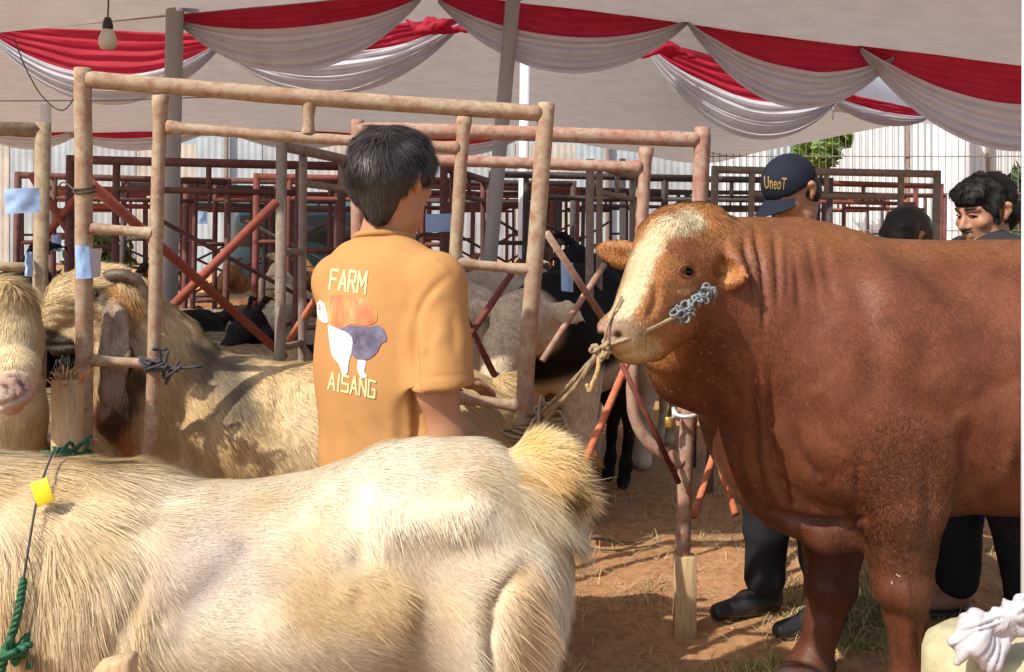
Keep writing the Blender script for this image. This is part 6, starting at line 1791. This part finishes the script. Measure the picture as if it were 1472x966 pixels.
# trousers and sandals, hidden by the goat in this view
b = Blob(0.009)
b.cone(L_(-0.05, 0, 0.86), 0.10, L_(0.05, 0, 0.86), 0.10, 0.05)
for s in (-1, 1): b.chain([(L_(s * 0.07, 0, 0.80), 0.088), (L_(s * 0.095, 0.01, 0.46), 0.072), (L_(s * 0.1, -0.01, 0.12), 0.066)], 0.03)
V, Q = b.mesh(1); mk('trousers', V, Q, M['trousers'], boy)

# ------------------------------------------------------------------ the three others behind the bull
def man(label, x_, d, yaw, height, hyaw, tilt, shirt, skin, hx, hy, res=0.0075, walk=0.0, shoes=True, head_s=1.0):
    base = P(x_, 0, d); base[2] = 0; L = local(base, yaw)
    o = thing('person', label, 'person', tuple(base))
    k = height / 1.70
    hc0 = P(hx, hy, d)
    ct, st = math.cos(tilt), math.sin(tilt)
    f0 = C(math.sin(hyaw), math.cos(hyaw), 0); r0 = C(math.cos(hyaw), -math.sin(hyaw), 0)
    f1 = f0 * ct - C(0, 0, 1) * st; u1 = f0 * st + C(0, 0, 1) * ct
    H = np.array([r0, f1, u1])
    hl = lambda R, Fw, U: hc0 + r0 * R * head_s + f1 * Fw * head_s + u1 * U * head_s
    b = Blob(res)
    head_prims(b, H, hl, head_s)
    nk = L(0, -0.01, 1.42 * k)
    b.cone(hl(0, -0.03, -0.06), 0.053, nk, 0.058, 0.03)
    b.cone(L(-0.12, 0, 1.36 * k), 0.05, L(0.12, 0, 1.36 * k), 0.05, 0.04); b.cone(L(0, 0, 1.22 * k), 0.13, L(0, 0, 0.95 * k), 0.125, 0.06)
    for s in (-1, 1):
        sh = L(s * 0.19, 0, 1.36 * k); el = L(s * 0.25, 0.0, 1.08 * k); wr = L(s * 0.24, 0.09, 0.84 * k)
        b.chain([(sh, 0.05), (el, 0.042), (el * .6 + wr * .4, 0.04), (wr, 0.027)], 0.03)
        hand(b, wr, wr - el, L(-s, 0.3, 0) - L(0, 0, 0), s)
        hipz = 0.86 * k
        b.chain([(L(s * 0.09, 0, hipz), 0.085), (L(s * 0.10, 0.02 + s * walk * .5, 0.47 * k), 0.056), (L(s * 0.11, s * walk, 0.09), 0.04)], 0.03)
        b.cone(L(s * .11, s * walk - 0.02, 0.05), 0.034, L(s * .12, s * walk + (0.08 if shoes else 0.15), 0.038), 0.022 if shoes else 0.033, 0.03)
    V, Q = b.mesh(1); mk('body', V, Q, skin, o)
    b = Blob(0.009)
    fw = L(0, 1, 0) - L(0, 0, 0)
    b.chain([(L(0, 0, 1.27 * k), 0.185), (L(0, 0, 1.10 * k), 0.180), (L(0, 0, 0.90 * k), 0.182)], 0.06, (fw, 1.42))
    b.cone(L(-0.165, 0, 1.365 * k), 0.062, L(0.165, 0, 1.365 * k), 0.062, 0.05)
    for s in (-1, 1): b.cone(L(s * 0.18, 0, 1.35 * k), 0.07, L(s * 0.245, 0, 1.12 * k), 0.074, 0.05)
    b.cut(L(0, 0, 0.86 * k), (0.3, 0.3, 0.2), (0, 0, -1), 0.006)
    V, Q = b.mesh(2); N = vnormals(V, Q); V = V + N * (0.005 * vn(V * [1, 1, .5], 9, 3))[:, None]; mk('shirt', V, Q, shirt, o)
    b = Blob(0.009)
    b.cone(L(-0.06, 0, 0.90 * k), 0.12, L(0.06, 0, 0.90 * k), 0.12, 0.05)
    for s in (-1, 1): b.chain([(L(s * 0.085, 0, 0.84 * k), 0.110), (L(s * 0.10, 0.02 + s * walk * .5, 0.47 * k), 0.085), (L(s * 0.11, s * walk - .005, 0.13), 0.075)], 0.03)
    V, Q = b.mesh(1); N = vnormals(V, Q); V = V + N * (0.007 * vn(V * [1, 1, 1.4], 12, 3))[:, None]; mk('trousers', V, Q, M['trousers'], o)
    if shoes:
        for s in (-1, 1): shoe(L(s * 0.11, s * walk - 0.03, 0), None, fw, M['shoe'], o)
    else:
        for s in (-1, 1):
            Vx, Px = box(L(s * .115, s * walk + 0.055, 0.008), (0.05, 0.135, 0.010), rotz(-yaw), 0.6); mk('sandal', Vx, Px, M['shoe'], o)
    return o, hl, H

# man in the navy cap, head bowed, facing the camera's left
o, hl, H = man('man in a black cap with ochre lettering, head bowed behind the bull hump', 1142, 3.74, math.radians(-108), 1.66, math.radians(-118), 0.55, M['shirt'], M['skin2'], 1138, 278, walk=0.06)
b = Blob(0.006)
b.ell(hl(0, -0.010, 0.045), (0.090, 0.108, 0.098), 0.03, '+', H)
cn = H[2]
b.cut(hl(0, 0, 0.022), (0.2, 0.2, 0.2), tuple(-cn), 0.008)
V, Q = b.mesh(2); N = vnormals(V, Q)
a_ = np.arctan2((V - hl(0, 0, 0)) @ H[0], (V - hl(0, 0, 0)) @ H[1])
V = V - N * (0.0016 * np.exp(-((np.mod(a_ + math.pi / 6, math.pi / 3) - math.pi / 6) / 0.03) ** 2))[:, None]
cap = mk('cap', V, Q, M['capcloth'], o); cb = bvh_of(V, Q)
def brim(u, v):
    a = (u - 0.5) * 2.1
    rr = 0.088 + v * 0.075 * np.cos(a * 0.75) ** 0.8
    x_ = np.sin(a) * (0.086 + 0.012 * v); y_ = np.cos(a) * rr * 1.05 + 0.005; z_ = 0.030 - 0.018 * (np.sin(a)) ** 2 * 1.4 - 0.02 * v
    return np.array([hl(p, q, r_) for p, q, r_ in zip(x_, y_, z_)])
V1, Q1 = grid(brim, 24, 8); nn_ = norm(vnormals(V1, Q1))
Vb, Pb = join([(V1, [Q1]), (V1 - nn_ * 0.004, [Q1[:, ::-1]])]); mk('brim', Vb, Pb, M['capcloth'], cap)
tb = cb
V2, T2 = text_mesh('UneoT', 0.012)
Vw = lay([(1099, 253), (1131, 256), (1129, 273), (1100, 271)], V2, 0.003); mk('cap_lettering', Vw, clean(Vw, T2), M['capprint'], cap)
b = Blob(0.006); b.ell(hl(0, -0.03, 0.0), (0.079, 0.080, 0.06), 0.02, '+', H); b.ell(hl(0, -0.055, -0.035), (0.066, 0.05, 0.045), 0.03, '+', H)
V, Q = b.mesh(1); mk('hair', V, Q, M['scalp'], o)

# dark haired man in profile, facing left
o, hl, H = man('dark haired man in profile at the far right, looking left over the bull back', 1424, 3.72, math.radians(-95), 1.64, math.radians(-112), 0.22, M['darkshirt'], M['skin2'], 1414, 306, res=0.006, walk=0.07, shoes=False)
b = Blob(0.006)
b.ell(hl(0, -0.022, 0.056), (0.088, 0.102, 0.086), 0.03, '+', H)
b.ell(hl(0, 0.050, 0.086), (0.070, 0.045, 0.036), 0.03, '+', H)
b.ell(hl(0, -0.07, -0.01), (0.072, 0.055, 0.075), 0.04, '+', H)
for q in (-1, 1):
    b.cone(hl(q * 0.074, 0.022, 0.03), 0.014, hl(q * 0.072, 0.020, -0.02), 0.008, 0.015)
    b.ell(hl(q * 0.092, -0.012, -0.008), (0.035, 0.030, 0.034), 0.012, '-', H)
V, Q = b.mesh(1); N = vnormals(V, Q); V = V + N * (0.009 * vn(V, 30, 3) + 0.004 * vn(V, 70, 4))[:, None]; N = vnormals(V, Q)
mk('hair', V, Q, M['scalp'], o)
hair_strands('hair_strands', (V, Q, N), o, 9000, lambda p, n: 0.017 + 0 * p[:, 0], lambda p, n: (p - hl(0, -.03, .15)) + 0.05 * vn3(p, 30, 3), (0.018, 0.016, 0.016), M['hair2'], 8, None, 0.0013, 0.35, 0.2)
for q in (-1, 1):
    Ve, Pe = ball(hl(q * 0.031, 0.0745, 0.006), (0.011, 0.011, 0.009), 12); mk('eye', Ve, Pe, M['eye'], o)
    Vx, Px = tube(spline([hl(q * 0.018, 0.088, 0.009), hl(q * 0.031, 0.090, 0.014), hl(q * 0.046, 0.078, 0.008)], 10), 0.0032, 6); mk('eyelid', Vx, Px, M['skin2'], o)
    Vx, Px = tube(spline([hl(q * 0.012, 0.099, 0.030), hl(q * 0.03, 0.093, 0.036), hl(q * 0.052, 0.076, 0.030)], 10), [0.002, .0035, .004, .004, .004, .004, .0035, .003, .002, .001], 6); mk('eyebrow', Vx, Px, M['scalp'], o)
Vx, Px = tube(spline([hl(-0.026, 0.090, -0.048), hl(0, 0.1045, -0.046), hl(0.026, 0.090, -0.048)], 12), 0.0028, 6); mk('moustache', Vx, Px, M['scalp'], o)

# a third head, black hair, low behind the bull
o, hl, H = man('black haired person bent low, only the top of the head showing over the bull back', 1305, 4.6, math.radians(150), 1.50, math.radians(60), 0.5, M['darkshirt'], M['skin2'], 1303, 345, walk=0.05)
b = Blob(0.007)
b.ell(hl(0, -0.015, 0.045), (0.100, 0.118, 0.105), 0.03, '+', H); b.ell(hl(0, -0.07, -0.02), (0.072, 0.055, 0.075), 0.04, '+', H)
V, Q = b.mesh(1); N = vnormals(V, Q); V = V + N * (0.008 * vn(V, 26, 3))[:, None]; mk('hair', V, Q, M['scalp'], o)

# ================================================================== ROPES ON THE BULL
def on_bull(pts, off=0.008):
    out = []
    for x_, y_ in pts:
        p_, n_ = surf(bull_bvh, x_, y_); out.append(p_ + n_ * off)
    return out
ha = thing('halter', 'thin rope from the bull nose across its cheek to a clump of grey knots', 'halter', tuple(P(900, 480, 2.5)))
q0 = on_bull([(872, 494)], 0.012)[0]
cheek = on_bull([(968, 453), (985, 440), (1003, 425), (1018, 416)], 0.012)
Vr, Pr = rope([q0, q0 * 0.75 + cheek[0] * 0.25 + C(0, -0.035, 0), q0 * .35 + cheek[0] * .65 + C(0, -0.03, 0), cheek[0]], 0.0062, 60, 20); mk('nose_rope', Vr, Pr, M['rope'], ha)
parts = []; r = np.random.default_rng(12)
for u in np.linspace(0, 1, 20):
    i = min(int(u * 3), 2); f = u * 3 - i; c = cheek[i] * (1 - f) + cheek[i + 1] * f
    for k in range(2):
        aa = np.linspace(0, 2 * math.pi, 14); e1 = norm(r.normal(size=3)); e2 = norm(np.cross(e1, r.normal(size=3)))
        rr = (0.0105 - 0.003 * u) * r.uniform(0.7, 1.2)
        parts.append(tube(c + r.normal(size=3) * [0.008, 0.004, 0.009] + C(0, -0.012, 0) + rr * (np.cos(aa)[:, None] * e1 + np.sin(aa)[:, None] * e2), 0.0034, 6))
mk('knot_clump', *join(parts), M['greyrope'], ha)
pts = on_bull([(1012, 421), (1020, 412), (1024, 420), (1018, 428)], 0.014); mk('loop', *tube(spline(pts, 20), 0.005, 6), M['greyrope'], ha)
pts = on_bull([(872, 492), (876, 470), (886, 448), (897, 430)], 0.010); mk('bridle_line', *tube(spline(pts, 16), 0.0035, 6), M['rope'], ha)
le = thing('lead_rope', 'fibre lead rope from the bull nose to its knot on the gate frame post', 'rope', tuple(P(775, 605, 2.85)))
e = P(782, 594, 2.80)
for k, oy in enumerate((-0.008, 0.008)):
    m_ = (q0 + e) / 2 + C(0, 0, -0.012 + oy * 0.3)
    mk('rope_strand', *rope([q0 + C(-0.008, 0, -.01), m_ + C(0, oy, oy * .8), e + C(0, oy, oy * .6)], 0.0066, 60, 18), M['rope'], le)
a0 = q0 + C(-0.012, -0.012, -0.005)
mk('nose_knot', *tangle((864, 503), a0[1], 5, 0.012, 0.0048, 15), M['rope'], le)
mk('dangling_end', *rope([a0 + C(0, 0, -0.01), a0 + C(-0.004, -.01, -0.05), a0 + C(-0.018, -.01, -0.085), a0 + C(-0.024, -.01, -0.10), a0 + C(-0.030, -.01, -0.085)], 0.0058, 40, 10), mat_plain('pale_rope', (0.52, 0.36, 0.16), 0.9, 0.3, 160, 0.4, 600), le)
o_ = P(752, 612, 2.865); parts = []
for k in range(5):
    an = np.linspace(0, 2 * math.pi, 26)
    parts.append(tube(np.stack([o_[0] + (0.030 + .004 * (k % 2)) * np.cos(an) + 0.006, o_[1] + 0.032 * np.sin(an), o_[2] + 0.018 - k * 0.012 + 0.008 * np.cos(an + k)], 1), 0.0055, 6))
an = np.linspace(0, 2 * math.pi, 30)
for k in range(3): parts.append(tube(np.stack([o_[0] + 0.025 + (0.085 - .012 * k) * np.cos(an), o_[1] + 0.05 * np.sin(an), o_[2] - 0.03 - 0.012 * k - 0.014 * np.cos(an)], 1), 0.0052, 6))
parts.append(tangle((778, 606), 2.83, 14, 0.024, 0.0058, 22)); parts.append(tangle((795, 612), 2.83, 5, 0.024, 0.0045, 23))
mk('post_knot', *join(parts), M['rope'], le)
